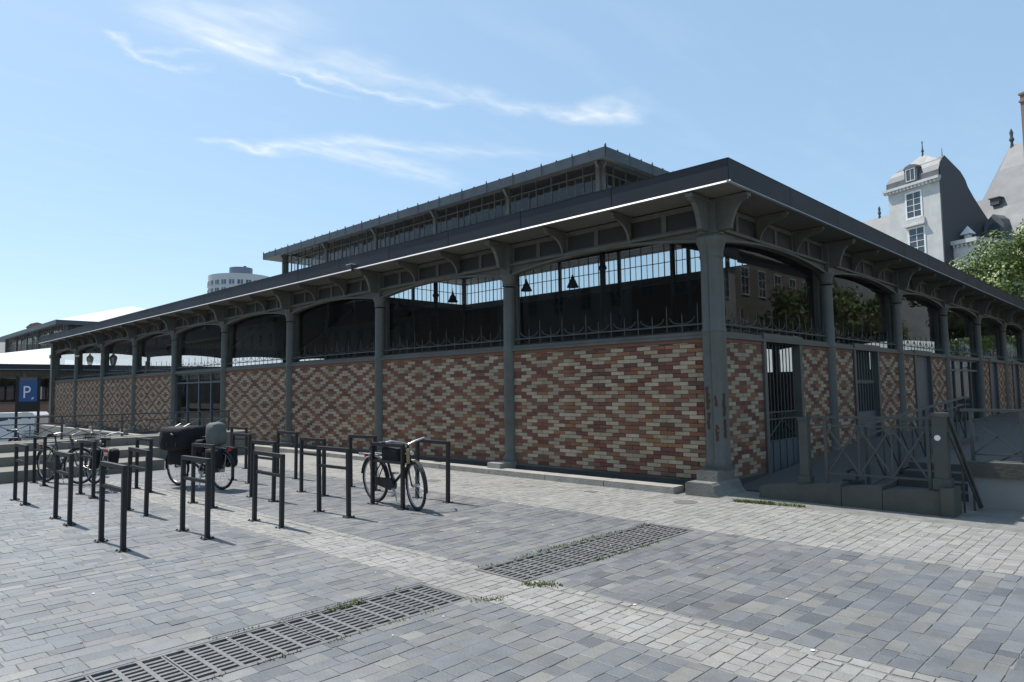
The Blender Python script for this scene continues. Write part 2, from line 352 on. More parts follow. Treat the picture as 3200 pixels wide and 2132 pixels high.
# ------------------------------------------------------------------ drains
def drain(D, label, clogged):
    x0, x1, y0, y1 = D; r = empty('drain_channel', label, 'drain')
    p = MB(); z = -.16 if not clogged else -.05
    p.quad((x0, y0, z), (x1, y0, z), (x1, y1, z), (x0, y1, z))
    for a, b, c, d in ((x0, y0, x0, y1), (x1, y0, x1, y1), (x0, y0, x1, y0), (x0, y1, x1, y1)): p.quad((a, b, z), (c, d, z), (c, d, -.006), (a, b, -.006))
    p.build('channel', 'pit', r, normals=False)
    fr = MB(); t = .028
    fr.box(x0+.002, x0+t, y0, y1, -.05, .003); fr.box(x1-t, x1-.002, y0, y1, -.05, .003); fr.box(x0+t, x1-t, y0, y0+t, -.05, .002); fr.box(x0+t, x1-t, y1-t, y1-.002, -.05, .002)
    fr.build('frame', 'cast', r)
    y = y1-t-.004; mod = .135; npn = 3
    while y > y0+.1:
        g = MB(); L = min(mod*npn, y-y0-t); ya = y-L+.006
        X0, X1 = x0+t+.004, x1-t-.004
        g.box(X0, X0+.018, ya, y, -.03, 0); g.box(X1-.018, X1, ya, y, -.03, 0)
        k = max(1, round(L/mod)); st = L/k
        for i in range(k+1):
            w = .014 if 0 < i < k else .011
            c = ya+(y-ya)*i/k; lo, hi = max(ya, c-w), min(y, c+w)
            g.box(X0+.018, X1-.018, lo, hi, -.028, -.001+random.uniform(-.001, .001))
        nb = 9
        for j in range(1, nb):
            c = X0+.018+(X1-X0-.036)*j/nb
            g.box(c-.013, c+.013, ya, y, -.026, -.003)
        o = g.build('grate', 'cast', r); o.location.z = random.uniform(-.003, .001)
        y -= L
    if clogged:
        gr = MB()
        for i in range(900):
            cx, cy = random.uniform(x0+.04, x1-.04), random.uniform(y0+.04, y1-.04); s = random.uniform(.007, .017)
            gr.lathe((cx, cy, random.uniform(-.035, -.012)), [(s*.5, -s*.5), (s, 0), (s*.5, s*.6)], 5)
        tag(gr.build('gravel', 'kerb', r), kind='stuff')
    return r
drain(D1, 'long cast iron drain grate with open slots across the slate paving', False)
drain(D2, 'weed fringed cast iron drain grate clogged with pale grit', True)
def tufts(name, label, spots, n, hmax):
    g = MB()
    for i in range(n):
        (x0, y0), (x1, y1), sp = random.choice(spots); t = random.random()
        if math.sin(t*23+x0*7)+math.sin(t*41) < -.35: continue
        x, y = x0+(x1-x0)*t+random.gauss(0, sp), y0+(y1-y0)*t+random.gauss(0, sp)
        a = random.uniform(0, 6.28); h = random.uniform(.25, 1)*hmax; w = random.uniform(.004, .009); lx, ly = random.gauss(0, h*.7), random.gauss(0, h*.7)
        g.add([(x-w*math.cos(a), y-w*math.sin(a), -.004), (x+w*math.cos(a), y+w*math.sin(a), -.004), (x+lx+w*.4, y+ly, h), (x+lx-w*.4, y+ly, h)], [(0, 1, 2, 3)], random.random())
    return tag(g.build(name, 'moss', None, normals=False), label, 'grass', kind='stuff')
tufts('grass_tufts', 'moss and grass growing along the edges of the clogged drain', [((.56, -5.55), (.56, -2.9), .02), ((.56, -4.9), (.56, -3.8), .03), ((1.18, -4.9), (1.18, -3.6), .02), ((1.22, -5.65), (1.42, -5.5), .04)], 1500, .02)
tufts('grass_tufts', 'sparse moss along the edges of the open slotted drain', [((.55, -8.0), (.55, -6.4), .015), ((1.2, -6.25), (1.34, -6.05), .04), ((1.175, -8.2), (1.175, -6.6), .012), ((.58, -7.1), (.58, -6.8), .03)], 800, .018)
tufts('grass_tufts', 'weeds growing at the foot of the corner column by the low wall', [((.7, -.72), (1.5, -.58), .03), ((.6, -.75), (1.1, -.66), .025)], 1300, .045)

lit_ = MB()
for i in range(60):
    x_, y_ = random.uniform(-6, 4.5), random.uniform(-9.3, -1.2); q_ = random.uniform(.006, .02); a_ = random.uniform(0, 3)
    lit_.add([(x_+q_*math.cos(a_+k_*1.57)*random.uniform(.5, 1), y_+q_*math.sin(a_+k_*1.57)*random.uniform(.5, 1), .006+random.uniform(0, .002)) for k_ in range(4)], [(0, 1, 2, 3)])
tag(lit_.build('litter', 'wframe', None, normals=False), 'tiny scraps of white litter scattered over the paving', 'litter', kind='stuff')
# ------------------------------------------------------------------ market hall
LB, RB = 4.4448, 4.8; NX, NY = 9, 7; HX, HY = LB*NX, RB*NY; OV = .6564
FAC = {'L': (lambda s, d, z: (-s, -d, z), LB, NX, 0), 'R': (lambda s, d, z: (d, s, z), RB, NY, math.pi/2),
       'E': (lambda s, d, z: (-HX-d, s, z), RB, NY, -math.pi/2), 'B': (lambda s, d, z: (-s, HY+d, z), LB, NX, math.pi)}
BL, BH = .272, .066
def ring_hit(c, row):
    j0 = math.floor(row/5)
    for j in (j0-1, j0, j0+1, j0+2):
        dr = abs(row-5*j)
        if dr > 3: continue
        cc = c-(2.5 if j % 2 else 0); cc -= 5*round(cc/5)
        if abs(abs(cc)-(1.5, 1, .5, 0)[dr]) < .05: return True
    return False
brick_jobs = []
def brick_panel(root, fm, s0, s1, sc, zlo=.14, zhi=2.30, z_ring=1.585):
    p = B(s0, s1, -.10, .012, zlo-.01, zhi, fm).build('brick_panel', 'mortar', root)
    r0 = math.ceil((zlo-z_ring)/BH+.5)
    z = zlo; row = r0
    while z < zhi-.02:
        zc = z_ring+row*BH; a, b = zc-BH/2, min(zc+BH/2, zhi)
        if a < zlo-.001: row += 1; z = zc+BH/2; continue
        off = 0 if row % 2 == 0 else .5
        k = math.floor((s0-sc)/BL-off)-1
        while True:
            u0 = k+off; e0, e1 = sc+u0*BL, sc+(u0+1)*BL; k += 1
            if e0 > s1: break
            if e1 < s0+.02: continue
            c = ring_hit(u0+.5, row)
            brick_jobs.append((p, fm, max(e0, s0)+.004, min(e1, s1)-.004, a+.0035, b-.0035, c, e0 >= s0 and e1 <= s1))
        row += 1; z = b
    B(s0+.002, s1-.002, -.09, .028, zhi+.002, 2.358, fm).build('top_course', 'terra', p)
    return p
# shared shapes
cap = MB().lathe((0, 0, 0), [(.128, 3.66), (.142, 3.68), (.13, 3.70), (.138, 3.77), (.165, 3.84), (.172, 3.86), (.172, 3.895)], 16).mesh('capital', 'iron', True)
shaft = MB()
shaft.lathe((0, 0, 0), [(.17, .16), (.17, .26), (.145, .30), (.132, .36), (.132, 2.36), (.14, 2.37), (.14, 2.40), (.128, 2.42), (.12, 3.63)], 20)
shaft.box(-.12, .12, -.11, .12, 3.88, 4.50); shaft.box(-.09, .09, .1, .22, .2, 4.1)
shaft_me = shaft.mesh('column', 'iron', True)
cbase = MB(); cbase.box(-.17, .17, -.50, .1, -.6, .19); cbase_me = cbase.mesh('stone_base', 'stone')
bk = MB()
pts = [(.03, 4.50), (.56, 4.50), (.56, 4.45), (.50, 4.42)] + [(.50-.42*math.sin(t), 4.42-.36*(1-math.cos(t))) for t in [i*math.pi/2/9 for i in range(1, 10)]] + [(.03, 4.06)]
bk.prism(pts, lambda d, z, t: (t, -d, z), -.022, .022)
bk.box(-.04, .04, -.58, -.02, 4.475, 4.515); bk_me = bk.mesh('bracket', 'beam')
bk2 = MB()
pts2 = [(.08, 4.50), (.58, 4.50), (.58, 4.43), (.47, 4.40), (.40, 4.32), (.34, 4.18), (.30, 4.02), (.08, 4.0)]
bk2.prism(pts2, lambda d, z, t: (t, -d, z), -.038, .038); bk2.box(-.06, .06, -.60, -.06, 4.46, 4.52); bk2_me = bk2.mesh('bracket', 'iron')

def facade(root, key, detail, drop=0.):
    fm, bay, n, rz = FAC[key]
    for i in range(1, n):
        p = fm(i*bay, 0, 0)
        c = inst('column', shaft_me, root, p, rz)
        if detail or key in 'LR': inst('capital', cap, c)
        inst('stone_base', cbase_me, c, (0, 0, 0 if detail else -drop))
        if detail: inst('bracket', bk2_me, root, p, rz)
    for i in range(n):
        s0, s1 = i*bay, (i+1)*bay; e0 = .13 if i == 0 else .12; e1 = .13 if i == n-1 else .12; a, b = s0+e0, s1-e1; mid = (s0+s1)/2
        glazed = (key == 'L' and i == 4) or (key == 'R' and i == 3)
        doors = {0: (1.68, 3.22), 1: (6.21, 7.8), 2: (10.94, 12.54), 4: (20.8, 22.2), 5: (25.6, 27.0)}.get(i) if key == 'R' and detail else None
        if glazed and detail:
            f = MB(); wd = 4
            for k in range(wd+1):
                s = a+(b-a)*k/wd; f.box(s-.035, s+.035, -.10, -.02, .15, 2.36, fm)
            f.box(a, b, -.095, -.025, .12, .3, fm); f.box(a, b, -.095, -.025, 1.98, 2.04, fm); f.box(a, b, -.094, -.026, 2.3, 2.36, fm)
            d = f.build('glazed_entrance', 'door', root)
            for k in range(wd):
                s, t = a+(b-a)*k/wd+.035, a+(b-a)*(k+1)/wd-.035
                MB().quad(fm(s, -.06, .3), fm(t, -.06, .3), fm(t, -.06, 2.3), fm(s, -.06, 2.3)).build('glass_pane', 'glass', d)
        elif detail:
            segs = [(a, b)] if not doors else [(a, doors[0]-.06), (doors[1]+.06, b)]
            for (u, v) in segs:
                brick_panel(root, fm, u, v, mid if not doors else (u+v)/2)
            if doors:
                d0, d1 = doors
                fr = MB()
                fr.box(d0-.06, d0+.05, -.09, .06, 0, 2.40, fm); fr.box(d1-.05, d1+.06, -.09, .06, 0, 2.40, fm); fr.box(d0-.065, d1+.065, -.092, .075, 2.40, 2.5, fm)
                dr = fr.build('door', 'iron', root)
                if i == 0:
                    gb = MB()
                    for k in range(1, 10):
                        s = d0+.05+(d1-d0-.1)*k/10; gb.tube([fm(s, -.03, .62), fm(s, -.03, 2.38)], .011, 6)
                    for z in (.62, 1.0, 1.12, 2.36): gb.box(d0+.05, d1-.05, -.045, -.015, z, z+.025, fm)
                    gb.tube([fm(d0+.1, -.03, .64), fm((d0+d1)/2, -.03, 1.0), fm(d1-.1, -.03, .64)], .012, 6)
                    gb.build('bars', 'iron_dk', dr)
                    pl = MB()
                    for k in range(10):
                        s = d0+.05+(d1-d0-.1)*k/10; t = d0+.05+(d1-d0-.1)*(k+1)/10
                        pl.box(s+.004, t-.004, -.05, -.015-.012*(k % 2), .02, .62, fm)
                    pl.build('kick_panel', 'door', dr)
                else:
                    if i == 1:
                        MB().quad(fm(d0+.05, -.05, 1.0), fm(d1-.05, -.05, 1.0), fm(d1-.05, -.05, 2.38), fm(d0+.05, -.05, 2.38)).build('glass_pane', 'glass', dr)
                        B(d0+.05, d1-.05, -.07, -.03, .02, .99, fm).build('door_leaf', 'door', dr)
                        gb = MB()
                        for k in range(1, 8): s = d0+.05+(d1-d0-.1)*k/8; gb.box(s-.02, s+.02, -.045, -.015, 1.0, 2.38, fm)
                        gb.box(d0+.05, d1-.05, -.044, -.016, 1.62, 1.7, fm); B(d0+.3, d1-.05, -.2, -.15, .1, 2.38, fm).build('inner_shutter', 'door', dr); gb.build('bars', 'iron_dk', dr)
                    else: B(d0+.05, d1-.05, -.07, -.03, .02, 2.39, fm).build('door_leaf', 'door', dr)
        else:
            B(a-.05, b+.05, -.10, .012, .1, 2.36, fm).build('brick_panel', 'farbrick', root)
        # plinth, sill, glass, cresting, beam, frieze
        if not doors: B(a, b, -.12, .055, -.7-drop, .13 if detail else .1, fm).build('plinth', 'plinth', root)
        else:
            for (u, v) in ((a, doors[0]-.062), (doors[1]+.062, b)): B(u, v, -.12, .055, -.1, .13, fm).build('plinth', 'plinth', root)
        sl_ = B(a, b, -.14, .07, 2.36, 2.40, fm); sl_.box(a, b, -.12, .045, 2.40, 2.462, fm); sl_.build('sill', 'iron', root)
        gp = MB(); nv = 10; bot = lambda t: 3.88+.17*(1-(2*t-1)**2)
        gp.quad(fm(a, -.12, 2.462), fm(b, -.12, 2.462), fm(b, -.12, 4.06), fm(a, -.12, 4.06)); gp.build('glass_pane', 'glass', root)
        if detail:
            gf = MB()
            gf.box(a, b, -.148, -.107, 2.462, 2.5, fm); gf.build('window_frame', 'iron_dk', root)
            cr = MB(); nsp = 15; st = (b-a)/nsp
            cr.box(a, b, .0, .02, 2.575, 2.60, fm)
            for k in range(nsp):
                s = a+st*(k+.5); tall = 2.94 if k % 2 == 0 else 2.80
                cr.tube([fm(s, .01, 2.46), fm(s, .01, tall-.08), fm(s, .01, tall)], [.009, .009, .001], 5)
                if k % 2 == 0 and k+2 < nsp+1:
                    cc = s+st
                    if cc < b: cr.tube([fm(cc+st*.8*math.cos(t), .01, 2.72-.11*math.sin(t)*1.0) for t in [j*math.pi/8 for j in range(9)]], .008, 5)
            cr.build('iron_cresting', 'iron_dk', root)
        bm_ = MB()
        for k in range(nv):
            t0, t1 = k/nv, (k+1)/nv; u, v = a+(b-a)*t0, a+(b-a)*t1
            vs = [fm(u, -.1, bot(t0)), fm(v, -.1, bot(t1)), fm(v, -.1, 4.086), fm(u, -.1, 4.086), fm(u, .03, bot(t0)), fm(v, .03, bot(t1)), fm(v, .03, 4.086), fm(u, .03, 4.086)]
            bm_.add(vs, [(0, 1, 2, 3), (4, 7, 6, 5), (0, 4, 5, 1), (3, 2, 6, 7)])
            if detail:
                vs = [fm(u, .03, bot(t0)-.012), fm(v, .03, bot(t1)-.012), fm(v, .03, bot(t1)+.028), fm(u, .03, bot(t0)+.028), fm(u, .075, bot(t0)-.012), fm(v, .075, bot(t1)-.012), fm(v, .075, bot(t1)+.028), fm(u, .075, bot(t0)+.028)]
                bm_.add(vs, [(0, 1, 2, 3), (4, 7, 6, 5), (0, 4, 5, 1), (3, 2, 6, 7)])
        bm_.box(a, b, .0301, .09, 4.062, 4.105, fm); bm_.build('arched_beam', 'beam', root)
        fz = MB(); npan = 6 if detail else 4; st = (b-a)/npan
        fz.box(a, b, -.1, -.02, 4.088, 4.50, fm)
        fz.box(a, b, -.02, .02, 4.107, 4.15, fm); fz.box(a, b, -.02, .02, 4.42, 4.50, fm)
        for k in range(npan+1):
            s = a+st*k; lo, hi = max(a, s-.045), min(b, s+.045); fz.box(lo, hi, -.02, .0195, 4.15, 4.42, fm)
        fo = fz.build('frieze', 'beam', root)
        if detail:
            for k in range(npan): B(a+st*k+.047, a+st*(k+1)-.047, -.019, -.006, 4.152, 4.418, fm).build('frieze_panel', 'panel', fo)
            for k in (1, 2): inst('bracket', bk_me, root, fm(s0+bay*k/3, 0, 0), rz)
def frust(mb, r0, z0, r1, z1):
    (a, b, c, d), (e, f, g, h) = r0, r1
    P = [(a, c, z0), (b, c, z0), (b, d, z0), (a, d, z0)]; Q = [(e, g, z1), (f, g, z1), (f, h, z1), (e, h, z1)]
    for i in range(4): j = (i+1) % 4; mb.quad(P[i], P[j], Q[j], Q[i])
LX0, LX1, LY0, LY1 = -31.15, -8.85, 9.1, 22.75
def hall(root, detail, ldz=0., drop=0.):
    for k in 'LREB': facade(root, k, detail and k in 'LR', drop)
    # corner piers
    for x, y in ((0, 0), (-HX, 0), (-HX, HY), (0, HY)):
        if (x, y) == (0, 0) and detail:
            m = MB()
            for sx, sy in ((-1, -1), (1, -1), (-1, 1), (1, 1)):
                m.lathe((sx*.062, sy*.062, 0), [(.115, .36), (.115, .46), (.096, .5), (.096, 2.44), (.104, 2.45), (.104, 2.48), (.093, 2.5), (.089, 3.62)], 18)
            m.box(-.095, .095, -.095, .095, .35, 3.9); m.box(-.18, .18, -.18, .18, .34, .39); m.box(-.13, .13, -.13, .13, 3.88, 4.5); m.box(-.148, .148, -.148, .148, 3.98, 4.02)
            c = m.build('column', 'iron', root, True)
            k = MB()
            for sx, sy in ((-1, -1), (1, -1), (-1, 1), (1, 1)): k.lathe((sx*.062, sy*.062, 0), [(.089, 3.58), (.106, 3.62), (.094, 3.66), (.104, 3.74), (.135, 3.83), (.146, 3.86), (.146, 3.92)], 16)
            k.build('capital', 'iron', c, True)
            b1 = MB(); b1.box(-.17, .17, -.38, .17, .19, .34); b1.build('stone_base', 'gstone', c)
            poly = [(-.36, -.02), (.36, -.02), (.36, .04)]
            b2 = MB(); b2.prism([(-.24, -.05), (.36, -.05), (.35, -.02), (.29, .01), (.24, .06), (.21, .15), (.17, .19), (-.21, .19), (-.24, .165)], lambda a, z, t: (a, t, z), -.60, .27)
            b2.build('stone_base', 'gstone', c)
            for (x0_, x1_, y0_, y1_, z0_, z1_) in ((-.161, -.15, -.1, -.04, 1.0, 1.25), (.15, .1605, -.1, -.04, 1.15, 1.5), (.15, .1605, -.09, -.03, .82, 1.1), (-.09, -.04, -.1605, -.15, 1.25, 1.6), (-.08, -.03, -.1605, -.15, .95, 1.2), (.05, .085, -.1605, -.15, 1.3, 1.46), (.05, .09, -.1605, -.15, .78, 1.02)):
                n_ = 7; ru = MB()
                for q_ in range(n_):
                    t0_, t1_ = z0_+(z1_-z0_)*q_/n_, z0_+(z1_-z0_)*(q_+1)/n_; e_ = random.uniform(-.012, .012)
                    if x1_-x0_ < .03: ru.box(x0_, x1_+random.uniform(0, .002), y0_+e_, y1_+e_+random.uniform(-.015, .01), t0_, t1_)
                    else: ru.box(x0_+e_, x1_+e_+random.uniform(-.015, .01), y0_-random.uniform(0, .002), y1_, t0_, t1_)
                ru.build('rust_patch', 'rust', c)
            for q, rz in (((0, -.05, 0), 0), ((.05, 0, 0), math.pi/2)): inst('bracket', bk2_me, root, q, rz)
        else:
            m = MB(); m.box(x-.19, x+.19, y-.19, y+.19, -1, 4.5); m.box(x-.24, x+.24, y-.24, y+.24, 3.7, 3.9); m.build('column', 'iron', root)
    # eaves: soffit, fascia, drip
    o = OV; E0 = (-HX-o+.004, o-.004, -o+.004, HY+o-.004); Wl = (-HX, 0, 0, HY)
    sf = MB(); frust(sf, E0, 4.545, Wl, 4.5201); sf.build('soffit', 'soffit', root, normals=False)
    LB0 = (LX0, LX1, LY0, LY1)
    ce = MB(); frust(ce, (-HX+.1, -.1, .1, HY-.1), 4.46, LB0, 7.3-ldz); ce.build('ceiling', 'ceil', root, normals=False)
    rf = MB(); frust(rf, (-HX-o-.01, o+.01, -o-.01, HY+o+.01), 4.90, LB0, 7.52-ldz); rfo = rf.build('roof', 'zinc', root, normals=False)
    sides = {'L': (lambda s, d, z: (s, -d, z), -HX-o, o, 2.05), 'R': (lambda s, d, z: (d, s, z), -o, HY+o, 2.15), 'E': (lambda s, d, z: (-HX-d, s, z), -o, HY+o, 9.), 'B': (lambda s, d, z: (s, HY+d, z), -HX-o, o, 9.)}
    for k, (fm, a, b, st) in sides.items():
        nn = max(1, round((b-a)/st)); w = (b-a)/nn
        bkk = B(a+.01, b-.01, o-.03, o-.014, 4.55, 4.88, fm).build('fascia', 'panel', root)
        for i in range(nn): B(a+w*i+.007, a+w*(i+1)-.007, o-.014+random.uniform(0, .003), o-.003+random.uniform(0, .005), 4.565, 4.90, fm).build('fascia_panel', 'fascia', bkk)
        dm = MB(); dm.prism([(o-.02, 4.570), (o+.004, 4.570), (o+.03, 4.538), (o-.02, 4.540)], lambda d, z, s: fm(s, d, z), a-.03, b+.03)
        dm.build('drip_edge', 'drip', root)
    # lantern
    zb, zt = 7.52-ldz, 9.42-ldz
    la = MB()
    for (a, b, c, d) in ((LX0-.1, LX1+.1, LY0-.1, LY0+.1), (LX0-.1, LX1+.1, LY1-.1, LY1+.1), (LX0-.1, LX0+.1, LY0+.1, LY1-.1), (LX1-.1, LX1+.1, LY0+.1, LY1-.1)):
        la.box(a, b, c, d, 7.25-ldz, zb+.1); la.box(a, b, c, d, zt-.02, zt+.08)
    lan = la.build('lantern', 'iron', root)
    lf = {'L': (lambda s, d, z: (LX1-s, LY0-d, z), LX1-LX0), 'R': (lambda s, d, z: (LX1+d, LY0+s, z), LY1-LY0), 'E': (lambda s, d, z: (LX0-d, LY0+s, z), LY1-LY0), 'B': (lambda s, d, z: (LX1-s, LY1+d, z), LX1-LX0)}
    for k, (fm, ln) in lf.items():
        np_ = round(ln/4.46); big = ln/np_; fr = MB()
        for i in range(np_+1):
            s = big*i; w = .16 if i in (0, np_) else .09
            fr.box(s-w, s+w, -.09, .06, zb+.1, zt-.02, fm)
            if detail and k in 'LR': fr.prism([(.06, zt-.35), (.1, zt-.33), (.28, zt-.06), (.55, zt-.02), (.06, zt-.02)], lambda d, z, t: fm(t, d, z), s-.05, s+.05)
        nm = 6; pans = MB()
        for i in range(np_):
            for j in range(nm):
                s0 = big*i+big*j/nm; s1 = big*i+big*(j+1)/nm
                if j: fr.box(s0-.017, s0+.017, -.03, .03, zb+.1, zt-.02, fm)
                fr.box((s0+s1)/2-.01, (s0+s1)/2+.01, -.02, .02, zb+.1, zt-.37, fm)
                q = [(s0+.02, s1-.02, zt-.345, zt-.03)] + [(s0+.02, (s0+s1)/2-.01, zb+.1, zt-.38), ((s0+s1)/2+.01, s1-.02, zb+.1, zt-.38)]
                for (u, v, za, zz) in q:
                    rot = random.uniform(-.012, .012)
                    vs = [fm(u, rot, za), fm(v, -rot, za), fm(v, -rot, zz), fm(u, rot, zz)]
                    if detail and k in 'LR': MB().add(vs, [(0, 1, 2, 3)]).build('window_pane', 'lglass', lan, normals=False)
                    else: pans.add(vs, [(0, 1, 2, 3)])
        fr.box(0, ln, -.028, .028, zt-.375, zt-.345, fm)
        if k in 'EB' or not detail: fr.box(0, ln, -.028, .028, (zb+zt-.3)/2+.05, (zb+zt-.3)/2+.085, fm)
        fr.build('window_frame', 'iron', lan)
        if pans.v: tag(pans.build('window_panes', 'lglass', lan, normals=False), kind='stuff')
    oo = .88; R0 = (LX0-oo, LX1+oo, LY0-oo, LY1+oo); fz0, fz1 = 9.17-ldz, 9.50-ldz
    lr = MB(); frust(lr, R0, fz0, (LX0, LX1, LY0, LY1), zt+.06); lr.build('eave_lining', 'soffit', lan, normals=False)
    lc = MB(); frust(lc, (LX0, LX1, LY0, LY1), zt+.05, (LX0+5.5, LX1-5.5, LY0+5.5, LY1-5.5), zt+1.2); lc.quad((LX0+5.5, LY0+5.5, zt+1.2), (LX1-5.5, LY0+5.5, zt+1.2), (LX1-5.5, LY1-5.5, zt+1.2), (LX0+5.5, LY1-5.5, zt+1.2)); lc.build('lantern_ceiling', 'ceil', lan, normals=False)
    rg = MB(); a, b, c, d = R0; cy = (c+d)/2; hw = (d-c)/2; rzh = fz1+hw*(.24 if detail else .31)
    rg.quad((a, c, fz1), (b, c, fz1), (b-hw, cy, rzh), (a+hw, cy, rzh)); rg.quad((b, d, fz1), (a, d, fz1), (a+hw, cy, rzh), (b-hw, cy, rzh))
    rg.add([(b, c, fz1), (b, d, fz1), (b-hw, cy, rzh)], [(0, 1, 2)]); rg.add([(a, d, fz1), (a, c, fz1), (a+hw, cy, rzh)], [(0, 1, 2)])
    lro = rg.build('lantern_roof', 'zinc', lan, normals=False)
    fsd = {'L': (lambda s, d, z: (s, R0[2]-d, z), R0[0], R0[1]), 'R': (lambda s, d, z: (R0[1]+d, s, z), R0[2], R0[3]), 'E': (lambda s, d, z: (R0[0]-d, s, z), R0[2], R0[3]), 'B': (lambda s, d, z: (s, R0[3]+d, z), R0[0], R0[1])}
    for k, (fm, a, b) in fsd.items():
        nn = round((b-a)/1.42) if k in 'LR' and detail else 1; w = (b-a)/nn
        for i in range(nn): B(a+w*i+.003, a+w*(i+1)-.003, -.012, 0, fz0, fz1+.02, fm).build('fascia_panel', 'fascia2', lan)
        if detail and k in 'LR':
            kn = MB()
            for i in range(2*nn+1):
                s = a+w*i/2; t = .075 if i % 2 == 0 else .04
                kn.lathe(fm(s, -.01, fz1+.02), [(.028, 0), (.034, t*.4), (.02, t*.6), (.03, t*.8), (.004, t*1.5)], 7)
                if i % 2 == 0: kn.box(s-.012, s+.012, .0, .012, fz0, fz1+.02, fm)
            tag(kn.build('roof_knobs', 'iron_dk', lan), kind='stuff')
    # inside
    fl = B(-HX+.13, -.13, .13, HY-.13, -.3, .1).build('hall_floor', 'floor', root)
    for x in [LX0+(LX1-LX0)*i/5 for i in range(6)]:
        for y in (LY0, LY1):
            m = MB(); m.lathe((x, y, 0), [(.16, .1), (.11, .3), (.10, 5.6), (.15, 5.7), (.10, 5.8), (.10, 7.3-ldz)], 10)
            if detail:
                for sx in (-1, 1): m.tube([(x+sx*1.1*(1-math.cos(t)), y, 5.9+1.35*math.sin(t)) for t in [i*math.pi/2/6 for i in range(7)]], .045, 6)
            m.build('inner_column', 'iron_dk', root)
    for y in (LY0+4.55, LY0+9.1):
        for x in (LX0, LX1): MB().lathe((x, y, 0), [(.16, .1), (.11, .3), (.10, 7.3-ldz)], 10).build('inner_column', 'iron_dk', root)
    if detail:
        for i in range(2, NX-1):
            m = MB(); x = -LB*i
            yb = LY0
            m.bar((x, .1, 4.36), (x, yb, 7.2), .09, .14)
            m.build('rafter', 'iron_dk', root)
        for i in range(2, 5):
            m = MB(); y = RB*i
            m.bar((-.1, y, 4.36), (LX1, y, 7.2), .09, .14)
            m.bar((-HX+.1, y, 4.36), (LX0, y, 7.2), .09, .14); m.build('rafter', 'iron_dk', root)
hall1 = empty('market_hall', 'iron and patterned brick market hall with glazed roof lantern and wide dark eaves', 'market hall')
hall(hall1, True)
# bricks: the 300 that show largest are single pieces, the rest one part
def bsize(j):
    p, fm, a, b, z0, z1, c, full = j
    P = Vector(fm((a+b)/2, .02, (z0+z1)/2)); d = (P-CAM).length
    nrm = Vector(fm(0, 1, 0))-Vector(fm(0, 0, 0)); return (b-a)*(z1-z0)*abs(nrm.dot((CAM-P).normalized()))/(d*d) if full else 0
brick_jobs.sort(key=bsize, reverse=True)
bw = BL-.008; bh = BH-.007
def brick_mesh(m): return B(-bw/2, bw/2, -.022, 0, -bh/2, bh/2).mesh('brick', m)
bme = {True: brick_mesh('cream'), False: brick_mesh('red')}
rest = {True: MB(), False: MB()}
for k, (p, fm, a, b, z0, z1, c, full) in enumerate(brick_jobs):
    dd = .020+random.uniform(-.002, .002)
    if k < 300:
        o = inst('brick', bme[c], p, fm((a+b)/2, dd, (z0+z1)/2))
        if abs(fm(1, 0, 0)[1]) > .5: o.rotation_euler = (0, 0, math.pi/2)
    else:
        vs = [fm(x, y, z) for z in (z0, z1) for y in (0, dd) for x in (a, b)]
        rest[c].add(vs, [(2, 6, 7, 3), (4, 5, 7, 6), (0, 1, 3, 2), (0, 2, 6, 4), (1, 5, 7, 3)], random.random()*.999+.0005)
for c, nm in ((True, 'cream_bricks'), (False, 'red_bricks')): tag(rest[c].build(nm, 'cream' if c else 'red', hall1, normals=True), kind='stuff')
hall2 = empty('market_hall', 'second market hall with sunlit pale zinc roofs beyond the nearer hall', 'market hall', (-49.2, -4.5, -1.2))
hall(hall2, False, ldz=.8, drop=.6)

# kerb along the left facade
kr = MB(); kerb = tag(B(-40, -.45, -.62, -.34, -1.5, .035).build('kerb', 'kerb'), kind='structure')
x = -.40
for k in range(22):
    l = random.uniform(1.15, 1.65); x1 = x-l
    for cc in range(0, 9):
        cxx = -LB*cc
        if cc and x1 < cxx < x: pass
    B(-l/2+.008, l/2-.008, -.16, .14, -.1, random.uniform(.085, .1)).build('kerb_stone', 'kerb', kerb, loc=(x-l/2, -.5, 0 if x > -12 else gz(x)*.25))
    x = x1
tag(B(-40, .1, -.34, .0, -1.5, .045).build('pavement', 'plinth'), kind='structure')

# ------------------------------------------------------------------ bicycle racks
rk = empty('bicycle_rack', 'black steel bicycle rack hoop bolted to the paving with nothing locked to it', 'bike rack', group='bicycle racks in rows on the square')
RW, RH, RT = .75, .875, .046
B(-RT/2, RT/2, -RT/2, RT/2, 0, RH-RT-.001).mesh
post_me = B(-RT/2, RT/2, -RT/2, RT/2, .004, RH-RT-.001).mesh('post', 'black')
bar_me = B(0, RW, -RT/2, RT/2, RH-RT, RH).mesh('top_bar', 'black')
mid_me = B(RT/2, RW-RT/2, -.018, .018, .60, .635).mesh('cross_bar', 'black')
bp = MB(); bp.box(-.06, .06, -.06, .06, 0, .008)
for sx in (-.045, .045):
    for sy in (-.045, .045): bp.lathe((sx, sy, .008), [(.009, 0), (.009, .012), (.003, .016)], 6)
plate_me = bp.mesh('base_plate', 'black')
for xx in (RT/2, RW-RT/2): inst('post', post_me, rk, (xx, 0, 0)); inst('base_plate', plate_me, rk, (xx, 0, 0))
inst('top_bar', bar_me, rk); inst('cross_bar', mid_me, rk)
RACKS = [(-3.46, -7.5), (-3.38, -6.67), (-3.32, -5.82), (-3.27, -4.94), (-3.22, -4.12), (-3.17, -3.36),
         (-5.55, -7.47), (-5.47, -6.62), (-5.41, -5.77), (-5.28, -4.94), (-5.16, -4.16), (-5.01, -3.33),
         (-7.95, -7.48), (-7.84, -6.62), (-7.8, -5.79), (-7.58, -4.22), (-7.45, -3.4), (-10.25, -6.78), (-9.95, -3.2)]
